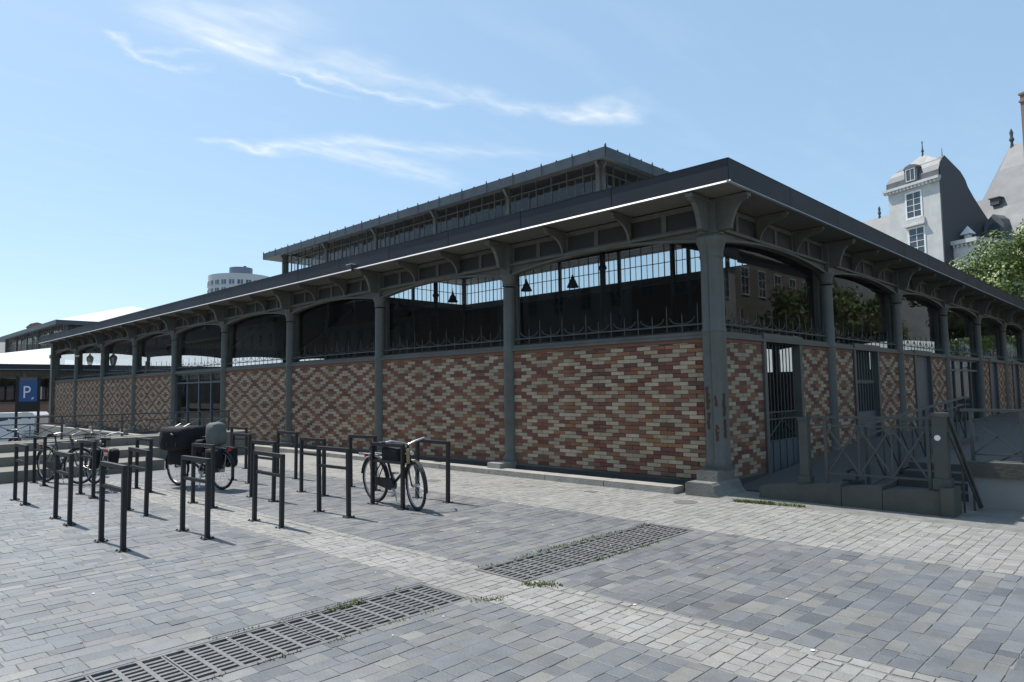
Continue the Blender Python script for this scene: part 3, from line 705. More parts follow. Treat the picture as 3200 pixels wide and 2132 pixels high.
for i, (x, y) in enumerate(RACKS):
    r = rk if i == 0 else copy_tree(rk)
    r.location = (x, y, 0); r.rotation_euler = (random.gauss(0, .006), random.gauss(0, .006), random.gauss(0, .012))
    row_ = 0 if x > -4 else 1 if x > -6 else 2 if x > -9 else 3
    ord_ = sorted([q for q in RACKS if (0 if q[0] > -4 else 1 if q[0] > -6 else 2 if q[0] > -9 else 3) == row_], key=lambda q: -q[1]).index((x, y))
    r['label'] = 'empty black rack, %s from the brick wall, %s row from the drains' % (('first', 'second', 'third', 'fourth', 'fifth', 'sixth')[ord_], ('first', 'second', 'third', 'fourth')[row_])
    if (x, y) == (-3.22, -4.12): r['label'] = 'black steel bicycle rack hoop with the black city bicycle leaning on it'
    if (x, y) == (-7.84, -6.62): r['label'] = 'black steel bicycle rack hoop beside the bicycle with black panniers'
    if (x, y) == (-10.25, -6.78): r['label'] = 'black steel bicycle rack hoop directly in front of the stone steps'

# ------------------------------------------------------------------ bicycles
def bicycle(name, label, loc, rz, lean=0, steer=0, paint='black', extra='', wb=.5, wr=.31, group=None):
    r = empty(name, label, 'bicycle', loc, rz, group); r.rotation_euler = (lean, 0, rz)
    def wheel(parent, c, st):
        t = MB().tube([(wr*math.cos(a), 0, wr*math.sin(a)) for a in [i*2*math.pi/28 for i in range(28)]], .021, 7, True)
        w = t.build('wheel', 'rubber', parent, True, loc=c); w.rotation_euler = (0, 0, st)
        MB().tube([((wr-.026)*math.cos(a), 0, (wr-.026)*math.sin(a)) for a in [i*2*math.pi/28 for i in range(28)]], .010, 5, True).build('rim', 'steel', w, True)
        sp_ = MB(); sp_.tube([(0, -.045, 0), (0, .045, 0)], .022, 8)
        for i in range(20): a = i*2*math.pi/20; sp_.tube([(.02*math.cos(a+.6), (.03 if i % 2 else -.03), .02*math.sin(a+.6)), ((wr-.03)*math.cos(a), 0, (wr-.03)*math.sin(a))], .0016, 3)
        sp_.build('spokes', 'steel', w)
        mg = MB(); A = [rad(a) for a in range(-10, 175, 12)]
        for a0, a1 in zip(A, A[1:]):
            q = wr+.032; mg.add([(q*math.cos(a0), -.028, q*math.sin(a0)), (q*math.cos(a0), .028, q*math.sin(a0)), (q*math.cos(a1), .028, q*math.sin(a1)), (q*math.cos(a1), -.028, q*math.sin(a1))], [(0, 1, 2, 3)])
        mg.build('mudguard', paint, w, normals=False)
    wheel(r, (-wb, 0, wr+.02), 0)
    hx, hz = wb-.17, .80
    ff = MB(); bb = (-.06, 0, .30); seat = (-.22, 0, .74); head = (hx-.01, 0, .73); head2 = (hx+.03, 0, .62)
    ff.tube([bb, seat, (-.25, 0, .84)], .018); ff.tube([seat, head], .017); ff.tube([bb, head2], .021); ff.tube([head2, (hx-.03, 0, .80)], .021)
    for s in (-1, 1): ff.tube([(-.06, s*.03, .30), (-wb, s*.055, wr+.02)], .011); ff.tube([(-.21, s*.02, .70), (-wb, s*.055, wr+.02)], .009)
    ff.build('frame', paint, r, True)
    fk = empty('fork', None, None, (hx+.03, 0, .62)); fk.parent = r; fk.rotation_euler = (0, 0, steer)
    f = MB(); dx = wb-(hx+.03)
    for s in (-1, 1): f.tube([(0, s*.04, 0), (dx*.5, s*.05, -.15), (dx, s*.055, wr+.02-.62)], .011)
    f.bar((0, -.05, .0), (0, .05, .0), .03); f.tube([(0, 0, 0), (-.07, 0, .24)], .015); f.build('fork_blades', paint, fk, True)
    wheel(fk, (dx, 0, wr+.02-.62), 0)
    hb = MB(); hb.tube([(-.16, -.29, .30), (-.06, -.24, .32), (-.04, -.1, .29), (-.06, 0, .25), (-.04, .1, .29), (-.06, .24, .32), (-.16, .29, .30)], .012); hb.build('handlebar', 'steel', fk, True)
    gp = MB()
    for s in (-1, 1): gp.tube([(-.24, s*.31, .295), (-.15, s*.285, .30)], .017); gp.tube([(-.1, s*.26, .30), (-.16, s*.24, .275), (-.22, s*.25, .265)], .005, 5)
    gp.build('grip', 'rubber', fk, True)
    sd_ = MB(); sd_.add([(-.40, -.075, .87), (-.40, .075, .87), (-.30, .08, .885), (-.30, -.08, .885), (-.18, .035, .88), (-.18, -.035, .88), (-.10, .018, .87), (-.10, -.018, .87), (-.40, -.07, .83), (-.40, .07, .83), (-.1, .015, .85), (-.1, -.015, .85)],
        [(0, 1, 2, 3), (3, 2, 4, 5), (5, 4, 6, 7), (0, 3, 5, 7, 11, 8), (1, 9, 10, 6, 4, 2), (8, 11, 10, 9), (0, 8, 9, 1), (7, 6, 10, 11)]); sd_.build('saddle', 'black', r)
    ck = MB(); ck.lathe((0, 0, 0), [(.09, -.004), (.09, .004)], 20); ck.v = [(x, z, y) for x, y, z in ck.v]
    ck.bar((0, -.05, 0), (.1, -.05, -.13), .02); ck.bar((0, .05, 0), (-.1, .05, .13), .02); ck.box(.05, .15, -.14, -.06, -.145, -.12); ck.box(-.15, -.05, .06, .14, .12, .145)
    ck.build('crank', 'steel', r, loc=(-.06, 0, .30))
    cg = MB(); cg.prism([(-wb, wr-.02), (-wb, wr+.07), (-.06, .39), (.02, .33), (.02, .27), (-.06, .22)], lambda a, b, t: (a, t, b), -.062, -.045); cg.build('chain_guard', paint, r)
    rc = MB()
    for s in (-1, 1): rc.tube([(-wb, s*.06, wr+.03), (-wb-.05, s*.06, .70)], .006, 5); rc.tube([(-.25, s*.06, .70), (-wb-.2, s*.06, .70)], .007, 5)
    for i in range(4): rc.tube([(-.3-.12*i, -.06, .70), (-.3-.12*i, .06, .70)], .005, 5)
    rc.build('luggage_rack', 'steel', r, True)
    lt = MB(); lt.lathe((0, 0, 0), [(.008, 0), (.03, .015), (.028, .05)], 10); lt.v = [(z, y, x) for x, y, z in lt.v]; lt.build('headlight', 'steel', fk, loc=(.02, 0, .14))
    B(-.012, .012, -.03, .03, -.025, .025).build('tail_light', 'redlamp', r, loc=(-wb-.21, 0, .67))
    st_ = MB().tube([(-.1, .03, .28), (-.22, .15, .02)], .01, 6); st_.build('kickstand', 'steel', r)
    def soft(name, x0, x1, y0, y1, z0, z1, m, parent, e=.28):
        o_ = MB(); n = 8
        for i in range(n):
            for j in range(n): pass
        import bmesh
        b_ = bmesh.new(); bmesh.ops.create_cube(b_, size=1); bmesh.ops.subdivide_edges(b_, edges=b_.edges, cuts=4, use_grid_fill=True)
        for v in b_.verts:
            p = v.co*2; q = Vector([c*math.sqrt(max(0, 1-(p[(i+1) % 3]**2)/2-(p[(i+2) % 3]**2)/2+(p[(i+1) % 3]**2)*(p[(i+2) % 3]**2)/3)) for i, c in enumerate(p)])
            p = p*(1-e)+q*e*1.05
            v.co = Vector(((x0+x1)/2+p.x*(x1-x0)/2, (y0+y1)/2+p.y*(y1-y0)/2, (z0+z1)/2+p.z*(z1-z0)/2)) + Vector([random.gauss(0, .004) for _ in range(3)])
        me = bpy.data.meshes.new(name); b_.to_mesh(me); b_.free(); me.materials.append(M[m]); me.polygons.foreach_set('use_smooth', [True]*len(me.polygons))
        return inst(name, me, parent)
    if 'pannier' in extra:
        for s in (-1, 1): soft('pannier', -wb-.17, -wb+.17, *((.07, .21) if s > 0 else (-.21, -.07)), .36, .70, 'fabric', r, .35)
    if 'bag' in extra: soft('frame_bag', -.19, .24, -.10, .09, .60, .82, 'fabric', r, .25)
    if 'basket' in extra:
        b_ = MB()
        for z in (.06, .13, .2, .27): b_.tube([(.06, -.17, z), (.06, .17, z), (.32, .17, z+.01), (.32, -.17, z+.01)], .005, 5, True)
        for i in range(9): b_.tube([(.32, -.17+.34*i/8, .07), (.32, -.17+.34*i/8, .28)], .003, 4)
        for s in (-1, 1):
            for i in range(7): b_.tube([(.06+.26*i/6, s*.17, .06), (.06+.26*i/6, s*.17, .27)], .003, 4)
        b_.build('basket', 'black', fk)
    if 'canopy' in extra:
        soft('rain_cover', .08, .82, -.26, .26, .62, 1.05, 'fabric', r, .33)
        soft('front_bag', .18, .62, -.22, .22, .38, .70, 'fabric', r, .3)
        cv = MB()
        for xx_ in (.26, .52): cv.tube([(xx_, -.27, .72), (xx_, -.2, 1.0), (xx_, 0, 1.085), (xx_, .2, 1.0), (xx_, .27, .72)], .008, 5)
        cv.build('strap', 'bikegrey', r)
    if 'seatbag' in extra: soft('child_seat', -.62, -.36, -.14, .14, .72, 1.12, 'bag', r, .5)
    if 'strap' in extra: B(.0, .03, -.06, -.02, .0, .2).build('strap', 'tan', fk)
    return r
bicycle('bicycle', 'black city bicycle with dark bag in its frame, front wheel turned, leaning on a rack', (-2.80, -3.99, 0), rad(-2), lean=rad(3), steer=rad(-13), wb=.52, extra='bag strap')
bicycle('cargo_bicycle', 'long bicycle with black rain covers, panniers and a grey child seat', (-7.05, -5.02, 0), rad(192), wb=.62, extra='canopy seatbag pannier', lean=rad(-2))
bicycle('bicycle', 'dark bicycle with bulky black panniers standing in front of the stone steps', (-8.55, -6.15, 0), rad(168), steer=rad(25), extra='pannier basket', lean=rad(4))
bicycle('bicycle', 'grey bicycle parked farthest back by the stone steps, basket on front', (-9.75, -6.45, 0), rad(15), steer=rad(20), paint='bikegrey', extra='basket')
bicycle('bicycle', 'dark bicycle with front basket parked behind the cross braced railing', (-16.0, -6.3, gz(-16)), rad(75), steer=rad(15), paint='bikegrey', extra='basket')
bicycle('bicycle', 'black bicycle parked behind the stone steps beyond the railing', (-15.6, -7.6, gz(-15.6)), rad(60), steer=rad(-20), extra='')

# ------------------------------------------------------------------ stone steps and railing on the left
stp = empty('stone_steps', 'broad low stone steps with sunlit treads in front of the far end of the hall', 'steps', (0, 0, 0))
for (x0, x1, y0, y1, z0, z1) in ((-11.8, -10.6, -14, -4.35, -.2, .21), (-13.2, -11.8, -14, -4.05, -.25, .39), (-14.3, -13.2, -14, -1.2, -.4, .575)):
    y = y1
    while y > y0+.3:
        l = min(random.uniform(1.3, 1.9), y-y0); e = x0
        B(x0+.002, x1-.002, y-l+.004, y-.004, z0, z1+random.uniform(-.004, .004)).build('step_block', 'step', stp); y -= l
def lattice(name, label, P, zs, posts, cross, cat='railing', w=.035):
    """P(t,z)->xyz; posts: list of t; zs=(bottom,second,top)"""
    r = empty(name, label, cat, P(posts[0], zs[0]))
    o = Vector(P(posts[0], zs[0]))
    def L(m, nm, mt='iron_dk'):
        m.v = [tuple(Vector(a)-o) for a in m.v]; return m.build(nm, mt, r)
    for t in posts: L(MB().bar(P(t, zs[0]-.02), P(t, zs[2]+.02), w*1.25), 'post')
    a, b = posts[0], posts[-1]
    L(MB().bar(P(a-.12, zs[2]), P(b+.12, zs[2]), w*1.3, w), 'handrail')
    L(MB().bar(P(a, zs[1]), P(b, zs[1]), w*.7), 'rail'); L(MB().bar(P(a, zs[0]+.08), P(b, zs[0]+.08), w*.7), 'rail')
    for t0, t1 in zip(posts, posts[1:]):
        n = max(1, round((t1-t0)/cross))
        for i in range(n):
            u, v = t0+(t1-t0)*i/n, t0+(t1-t0)*(i+1)/n; q = (u+v)/2
            L(MB().bar(P(u, zs[0]+.08), P(v, zs[1]), w*.5), 'brace'); L(MB().bar(P(u, zs[1]), P(v, zs[0]+.08), w*.5), 'brace')
            if i: L(MB().bar(P(u, zs[0]+.08), P(u, zs[1]), w*.6), 'baluster')
    return r
lattice('railing', 'grey metal railing with cross braces on top of the stone steps', lambda t, z: (-14.0, t, z), (.575, 1.12-.16, 1.12), [-9.4, -7.4, -5.5, -4.2, -2.9, -1.5], .7)

# ------------------------------------------------------------------ right side: low wall, ramp, terrace, rails
lw = empty('low_wall', 'low grimy stone wall carrying a grey railing beside the corner column', 'wall', (0, 0, 0))
for a, b in ((.72, 1.84), (1.848, 2.34), (2.348, 3.0)):
    m = MB(); zt0 = .24 if a > 1 else .16
    m.add([(a, -.2, -.05), (b, -.2, -.05), (b, .14, -.05), (a, .14, -.05), (a, -.18, zt0), (b, -.18, .29), (b, .12, .29), (a, .12, zt0)], [(0, 3, 2, 1), (4, 5, 6, 7), (0, 1, 5, 4), (1, 2, 6, 5), (2, 3, 7, 6), (3, 0, 4, 7)])
    m.build('stone_block', 'dstone', lw)
B(3.004, 3.14, -.23, .17, -.05, .33).build('end_stone', 'dstone', lw)
M['rail'] = mat('dull railing paint', (.065, .068, .062), .6, 0, .25, 5, .15, 30, rust=.55)
rl = empty('railing', 'grey railing with two square iron posts standing on the low stone wall', 'railing', (0, 0, 0))
def sqpost(x, w, z0, z1, y=-.03):
    m = MB(); m.box(x-w/2, x+w/2, y-w/2, y+w/2, z0, z1); m.box(x-w/2-.02, x+w/2+.02, y-w/2-.02, y+w/2+.02, z0, z0+.14); m.box(x-w/2-.012, x+w/2+.012, y-w/2-.012, y+w/2+.012, z1-.03, z1+.015); return m.build('post', 'rail', rl)
sqpost(1.335, .12, .2, 1.14); p2 = sqpost(3.0, .15, .29, 1.22)
MB().lathe((0, 0, 0), [(.035, 0), (.035, .003)], 14).build('sticker', 'signw', p2, loc=(2.98, -.11, .93)).rotation_euler = (rad(90), 0, 0)
for x in (1.62, 2.86): B(x-.02, x+.02, -.05, -.01, .25, 1.16).build('post', 'rail', rl)
for z, w in ((1.16, .045), (1.045, .028)): MB().bar((1.39, -.03, z), (2.92, -.03, z), w, w*.7).build('rail', 'rail', rl)
MB().bar((1.64, -.03, .40), (2.84, -.03, .40), .024).build('rail', 'rail', rl)
for a, b in ((1.64, 2.04), (2.04, 2.44), (2.44, 2.84)):
    MB().bar((a, -.03, .4), (b, -.03, 1.03), .022).build('brace', 'rail', rl); MB().bar((a, -.02, 1.03), (b, -.02, .4), .022).build('brace', 'rail', rl)
    if a > 1.7: MB().bar((a, -.03, .4), (a, -.03, 1.03), .02).build('baluster', 'rail', rl)
M['rampst'] = mat('grey ramp paving', (.085, .083, .078), .85, 0, .2, 3, .2, 25)
rp = MB(); rp.prism([(.3, -.05), (7.2, -.05), (7.2, .4), (6.4, .4), (.3, .02)], lambda y, z, x: (x, y, z), .06, 1.9); tag(rp.build('ramp', 'rampst'), kind='structure')
rpw = MB(); rpw.prism([(.35, -.05), (7.2, -.05), (7.2, .5), (6.4, .5), (.35, .1)], lambda y, z, x: (x, y, z), 1.9, 2.06); tag(rpw.build('ramp_wall', 'dstone'), 'grimy stone flank wall of the ramp rising along the doors', 'wall')
tr_ = MB(); tr_.box(.06, 30, 7.2, 60, -.2, .395); tr_.box(3.12, 30, .8, 7.2, -.2, .394); tag(tr_.build('terrace', 'rampst'), kind='structure')
rw = empty('retaining_wall', 'smooth pale concrete retaining wall with dark stone coping beside the stair', 'wall', (0, 0, 0))
for i in range(4):
    a = 3.1+i*2.6; B(a+.003, a+2.597, .74, .8, -.05, .40).build('wall_slab', 'beige', rw)
B(3.08, 13.6, .70, 1.0, .40, .585).build('coping', 'dstone', rw)
hs = empty('stone_stair', 'short flight of grey stone steps between the ramp wall and the retaining wall', 'stairs', (0, 0, 0))
for i in range(4): B(2.07, 3.07, 1.2+.3*i, 1.5+.3*i if i < 3 else 7.18, -.1, .1*(i+1)-.002).build('step', 'rampst', hs)
hr = empty('handrail', 'sloping double steel stair handrail running down to the paving', 'handrail', (0, 0, 0))
MB().tube([(3.28, .74, .0), (3.12, -.02, 1.16)], .0, 3) if False else None
MB().bar((3.26, .62, .02), (3.09, .0, 1.17), .04, .028).build('handrail', 'rail', hr)
MB().bar((3.26, .55, .02), (3.09, -.06, 1.0), .018).build('rail', 'rail', hr)
for t in (.25, .62): MB().bar((3.26-.17*t, .62-.62*t, .0), (3.26-.17*t, .62-.62*t, .02+1.15*t), .022).build('post', 'rail', hr)
lattice('railing', 'grey cross braced railing rising along the ramp beside the brick wall', lambda t, z: (1.98, t, z+.045*(t-.5)), (.12, .90, 1.04), [.5, 2.0, 3.5, 5.0, 6.5], .75)
lattice('railing', 'grey cross braced railing standing on the coping of the retaining wall', lambda t, z: (t, .86, z), (.59, 1.12, 1.24), [3.16, 3.7, 4.7, 5.7, 6.7, 7.7], .55)
bx = empty('pipe_box', 'small dark standpipe on a box behind the low wall', 'standpipe', (1.75, .6, .04))
B(-.12, .12, -.1, .1, 0, .22).build('box', 'iron_dk', bx); MB().tube([(.05, 0, .2), (.05, 0, .32), (0, 0, .37), (-.07, 0, .33), (-.07, 0, .26)], .022, 8).build('pipe', 'iron_dk', bx, True)

# ------------------------------------------------------------------ small fittings
mh = MB().lathe((0, 0, 0), [(.13, -.004), (.13, .002), (.11, .004)], 18).build('manhole_cover', 'cast', None, loc=(-4.5, -1.94, .003)); tag(mh, 'small round iron manhole cover set in the pale setts near a plain column', 'manhole cover')
mh = MB().lathe((0, 0, 0), [(.17, -.004), (.17, .002), (.15, .004)], 18).build('manhole_cover', 'cast', None, loc=(.12, -1.22, .003)); tag(mh, 'round iron manhole cover in the pale setts near the corner column', 'manhole cover')
sv = B(-.09, .09, -.06, .06, -.004, .004).build('valve_cover', 'cast', None, loc=(-1.5, -1.26, .003)); tag(sv, 'small rectangular iron valve cover in the pale setts', 'valve cover')
cc = empty('security_camera', 'small security camera fixed under the edge of the dark eaves', 'camera', (-9.05, -.74, 4.6))
B(-.1, .1, -.06, .06, -.03, .05).build('housing', 'iron_dk', cc); B(-.11, .11, -.066, .066, .05, .062).build('hood', 'wframe', cc); B(-.025, .025, .03, .09, -.1, -.03).build('bracket', 'iron_dk', cc)
def pendant(x, y, z, label):
    r = empty('pendant_lamp', label, 'lamp', (x, y, z), group='bell shaped lamps hanging in the hall')
    MB().lathe((0, 0, 0), [(.26, 0), (.27, .02), (.21, .14), (.16, .26), (.13, .34), (.10, .36), (.06, .46), (.03, .56), (.01, .6)], 16).build('shade', 'black', r, True)
    MB().tube([(0, 0, .58), (0, 0, 7.0-z)], .012, 5).build('rod', 'black', r)
for x, y, z in ((-16.97, 14, 6.25), (-14.15, 14, 6.1), (-22.3, 14, 6.25), (-27, 14, 6.3)): pendant(x, y, z, 'dark bell shaped pendant lamp hanging inside the market hall')
def lantern_lamp(x, y, z, label, standing=0):
    r = empty('lantern_lamp' if not standing else 'street_lamp', label, 'lamp', (x, y, z), group='lanterns hanging by the far end of the hall' if not standing else 'street lamps by the houses')
    MB().lathe((0, 0, 0), [(.10, 0), (.17, .36)], 6).build('glass', 'lampglass', r)
    f = MB(); f.lathe((0, 0, 0), [(.19, .365), (.15, .44), (.06, .52), (.02, .62)], 6); f.lathe((0, 0, 0), [(.03, -.08), (.11, -.005)], 6)
    for k in range(6): a = k*math.pi/3; f.bar((.105*math.cos(a), .105*math.sin(a), 0), (.175*math.cos(a), .175*math.sin(a), .36), .018)
    f.build('cage', 'iron_dk', r)
    if standing: MB().lathe((0, 0, -z), [(.14, 0), (.12, .5), (.06, .7), (.045, z-.1)], 10).build('post', 'iron_dk', r, True)
    else: MB().tube([(0, 0, .6), (0, 0, 4.25-z)], .012, 5).build('rod', 'iron_dk', r)
for x, y, z in ((-38.0, 1.2, 3.3), (-33.9, 1.2, 3.15)): lantern_lamp(x, y, z, 'hanging lantern with pale glass near the far end of the hall')

# ------------------------------------------------------------------ parking sign and van
sg = empty('parking_sign', 'dark totem with blue parking sign showing a white letter P', 'sign', (-30.3, -3.05, gz(-30)-.2), rad(80)); sg.scale = (.74, 1, .96)
m = MB(); m.box(-.62, -.48, -.05, .05, 0, 3.55); m.box(.42, .56, -.05, .05, 0, 3.55); m.build('post', 'black', sg)
B(-.48, .42, -.035, .035, 1.98, 3.5).build('panel', 'black', sg)
B(-.46, .40, -.048, -.036, 2.42, 3.34).build('sign_face', 'sign', sg); B(-.44, .38, -.05, -.036, 3.345, 3.49).build('light_strip', 'lead', sg)
B(-.30, .04, -.03, .03, 1.38, 1.95).build('notice', 'wframe', sg)
tcv = bpy.data.curves.new('letter', 'FONT'); tcv.body = 'P'; tcv.size = .78; tcv.extrude = .004
to = bpy.data.objects.new('tmp', tcv); COL.objects.link(to); dg = bpy.context.evaluated_depsgraph_get()
tm = bpy.data.meshes.new_from_object(to.evaluated_get(dg)); bpy.data.objects.remove(to); tm.materials.clear(); tm.materials.append(M['signw'])
lt = inst('letter', tm, sg, (-.30, -.054, 2.58)); lt.rotation_euler = (rad(90), 0, 0)
mk = MB().bar((.14, -.053, 2.52), (.24, -.053, 2.60), .008, .055); mk.build('mark', 'signw', sg)
def van(label, loc, rz):
    r = empty('van', label, 'van', loc, rz); w = .95
    prof = [(-2.4, .35), (2.25, .35), (2.42, .55), (2.40, .95), (1.75, 1.12), (1.05, 1.85), (.7, 1.95), (-2.25, 1.97), (-2.42, 1.8)]
    m = MB(); m.prism(prof, lambda x, z, y: (x, y*(1 if z < 1.1 else .9), z), -w, w); m.build('body', 'van', r)
    wd = MB(); wd.add([(1.72, -.72, 1.17), (1.72, .72, 1.17), (1.1, .66, 1.82), (1.1, -.66, 1.82)], [(0, 1, 2, 3)]); wd.v = [(x+.03, y, z+.02) for x, y, z in wd.v]; wd.build('windscreen', 'pane', r)
    for s in (-1, 1):
        for a, b in ((.2, 1.3), (-1.1, .1), (-2.2, -1.2)): 
            B(a, b if b < 1 else 1.05, s*.856 if s > 0 else -.876, .876 if s > 0 else -.856, 1.2, 1.72).build('side_window', 'pane', r)
        for x in (1.55, -1.5):
            q = MB(); q.lathe((0, 0, 0), [(.33, -.1), (.35, -.05), (.35, .05), (.33, .1)], 20); q.v = [(a, c, b) for a, b, c in q.v]; wv = q.build('wheel', 'rubber', r, True, loc=(x, s*.88, .35))
            h = MB(); h.lathe((0, 0, 0), [(.2, -.108), (.18, .108)], 14); h.v = [(a, c, b) for a, b, c in h.v]; h.build('rim', 'steel', wv, True)
        B(2.36, 2.44, s*.6-.16, s*.6+.16, .72, .9).build('headlight', 'lampglass', r)
        B(1.0, 1.15, s*.95 if s > 0 else -1.12, 1.12 if s > 0 else -.95, 1.1, 1.32).build('mirror', 'black', r)
    B(2.3, 2.47, -.9, .9, .36, .55).build('bumper', 'black', r)
    return r
van('white delivery van parked in front of the second market hall', (-42.3, -2.3, gz(-42.3)), rad(-125))

# ------------------------------------------------------------------ trees
def tree(name, label, loc, h, cr, cz, n, leaf='leaf', group=None, ls=.16):
    r = empty(name, label, 'tree', loc, 0, group)
    t = MB(); t.tube([(0, 0, 0), (.05, 0, h*.2), (0, .08, cz-cr*.2), (.1, 0, cz+cr*.5)], [h*.028, h*.02, h*.014, .03], 9)
    random.seed(hash((round(loc[0]), round(loc[1]), n)) % 99991)
    blobs = []
    for i in range(34):
        while True:
            p = Vector([random.uniform(-1, 1) for _ in range(3)])
            if .35 < p.length < 1: break
        p = Vector((p.x*cr, p.y*cr, p.z*cr*.95+cz)); blobs.append((p, random.uniform(.22, .42)*cr))
        if i < 12: t.tube([(0, 0, cz-cr*.5+random.uniform(-.3, .5)), (p.x*.5, p.y*.5, (p.z+cz)/2-.2), tuple(p)], [.07, .045, .015], 5)
    t.build('trunk', 'bark', r, True)
    c = MB()
    for i in range(n):
        p, br = random.choice(blobs); d = Vector([random.gauss(0, 1) for _ in range(3)]).normalized(); q = p+d*br*random.random()**.35
        q.z += random.gauss(0, .05)
        a = Vector([random.gauss(0, 1) for _ in range(3)]); a = (a-d*a.dot(d)*.7).normalized(); b = a.cross(d+Vector((0, 0, .6))).normalized(); s = ls*random.uniform(.6, 1.25)
        c.add([q-a*s*.5, q+b*s*.32, q+a*s*.55, q-b*s*.32], [(0, 1, 2, 3)])
    c.build('crown', leaf, r, normals=False)
    return r
tree('plane_tree', 'big leafy street tree beyond the far corner of the hall', (-.6, 41.0, 0), 11, 4.4, 7.0, 46000, 'leaf', ls=.19)
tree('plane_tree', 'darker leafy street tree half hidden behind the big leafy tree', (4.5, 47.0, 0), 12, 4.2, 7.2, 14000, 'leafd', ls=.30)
for i, (x, y, h) in enumerate(((13.2, 40, 8.5), (13.5, 52, 9.5), (13, 65, 9))):
    tree('street_tree', ('small round street tree in front of the beige houses', 'leafy street tree in front of the houses beside the terrace', 'tall street tree at the end of the row of houses')[i], (x, y, .5), h, 3.0, h-3.2, 7000, 'leaf', ls=.3)

# ------------------------------------------------------------------ background buildings
def window(parent, fm, s0, s1, z0, z1, nx=2, nz=3, fw=.07, recess=.12, frame='wframe'):
    """frame proud of the wall face (d=0 is the wall), pane inside"""
    f = MB()
    f.box(s0-fw, s0, -.02, .05, z0-fw, z1+fw, fm); f.box(s1, s1+fw, -.02, .05, z0-fw, z1+fw, fm); f.box(s0, s1, -.02, .05, z1, z1+fw, fm); f.box(s0-.04, s1+.04, -.02, .1, z0-fw, z0, fm)
    for i in range(1, nx): s = s0+(s1-s0)*i/nx; f.box(s-.03, s+.03, -.01, .03, z0, z1, fm)
    for i in range(1, nz): z = z0+(z1-z0)*i/nz; f.box(s0, s1, -.01, .028, z-.025, z+.025, fm)
    o = f.build('window', frame, parent)
    MB().quad(fm(s0, .008, z0), fm(s1, .008, z0), fm(s1, .008, z1), fm(s0, .008, z1)).build('pane', 'pane', o); return o
TH = rad(-23.6)
def polar(az, d): return (CAM.x+d*math.cos(rad(az)), CAM.y+d*math.sin(rad(az)))
tx, ty = polar(105.05, 76)
ch = empty('mansion', 'tall pale rendered mansion with slate roofs and a domed stair tower', 'building', (tx, ty, 0), TH)
fmF = lambda s, d, z: (s, -d, z)
TW, TC, TDp = 5.25, 20.2, 6.5
up = [(a_, TC+b_) for a_, b_ in ((-.12, 0), (-.14, .8), (.08, 1.35), (.38, 1.8), (.75, 2.15), (1.4, 1.75), (2.8, .85), (3.4, .15), (3.7, -.5), (4.4, -1.4), (5.5, -2.6), (TDp, -3.6))]
m = MB(); m.prism([(.02, 0), (TDp, 0)] + [(max(.02, a), b) for a, b in up[::-1]], lambda y, z, x: (x, y, z), TW+.003, TW+.09); m.build('slate_side', 'dslate', ch)
m = MB(); m.prism([(0, 0), (TDp-.05, 0), (TDp-.05, TC-3.7), (5.4, TC-2.75), (4.3, TC-1.5), (3.6, TC-.6), (3.3, TC-.02), (0, TC-.02)], lambda y, z, x: (x, y, z), 0, TW); m.build('tower_wall', 'plaster', ch)
def inset(z): t = max(0, min(1, (z-TC)/2.3)); return -.12+1.7*(1-math.sqrt(max(0, 1-t**2.2)))
m = MB()
for (a, b), (c, d) in zip(up, up[1:]): m.quad((inset(b), a, b), (TW+.09, a, b), (TW+.09, c, d), (inset(d), c, d))
m.add([(inset(b), a, b) for a, b in up if b >= TC-.4], [tuple(range(sum(1 for a, b in up if b >= TC-.4)))]); dome = m.build('dome_roof', 'lead', ch, True)
m = MB(); m.add([(1.0, .55, TC+1.95), (TW-.3, .55, TC+1.95), (TW-.3, 1.9, TC+1.3), (1.0, 1.9, TC+1.3), (3.0, 1.1, TC+3.0)], [(0, 1, 4), (1, 2, 4), (2, 3, 4), (3, 0, 4)]); m.build('dome_cap', 'lead', dome)
MB().lathe((3.0, 1.1, TC+2.85), [(.12, 0), (.06, .3), (.13, .5), (.06, .7), (.03, 1.2), (.07, 1.3), (.01, 1.5)], 8).build('finial', 'iron_dk', dome, True)
MB().lathe((5.1, .8, TC+2.0), [(.08, 0), (.04, .3), (.02, .9)], 6).build('finial', 'iron_dk', dome)
m = MB(); m.box(-.35, TW+.2, -.42, .0, TC-.05, TC+.2); m.box(-.25, TW+.12, -.28, 0, TC-.25, TC-.05); m.box(-.35, -.001, 0, 3, TC-.05, TC+.2)
for i in range(14): m.box(i*.38+.02, i*.38+.2, -.36, -.28, TC-.28, TC-.052)
m.build('cornice', 'plaster', ch)
window(ch, fmF, 1.95, 3.35, 17.2, 19.5, 2, 4, .17); window(ch, fmF, 2.05, 3.5, 13.7, 16.1, 2, 4, .17)
B(1.7, 3.8, -.35, -.02, 16.32, 16.45).build('hood_mould', 'plaster', ch); B(1.75, 3.7, -.12, -.001, 16.45, 17.0).build('spandrel_panel', 'plaster', ch)
dm = MB(); dm.box(2.05, 3.35, -.3, 1.0, TC+.3, TC+1.6); dm.prism([(1.95, TC+1.6), (3.45, TC+1.6), (3.25, TC+1.85), (2.7, TC+2.0), (2.15, TC+1.85)], lambda s, z, y: (s, y, z), -.36, 1.2); dmo = dm.build('dormer', 'lead', dome)
window(dmo, lambda s, d, z: (s, -.3-d, z), 2.3, 3.1, TC+.45, TC+1.5, 2, 1, .08, frame='plaster')
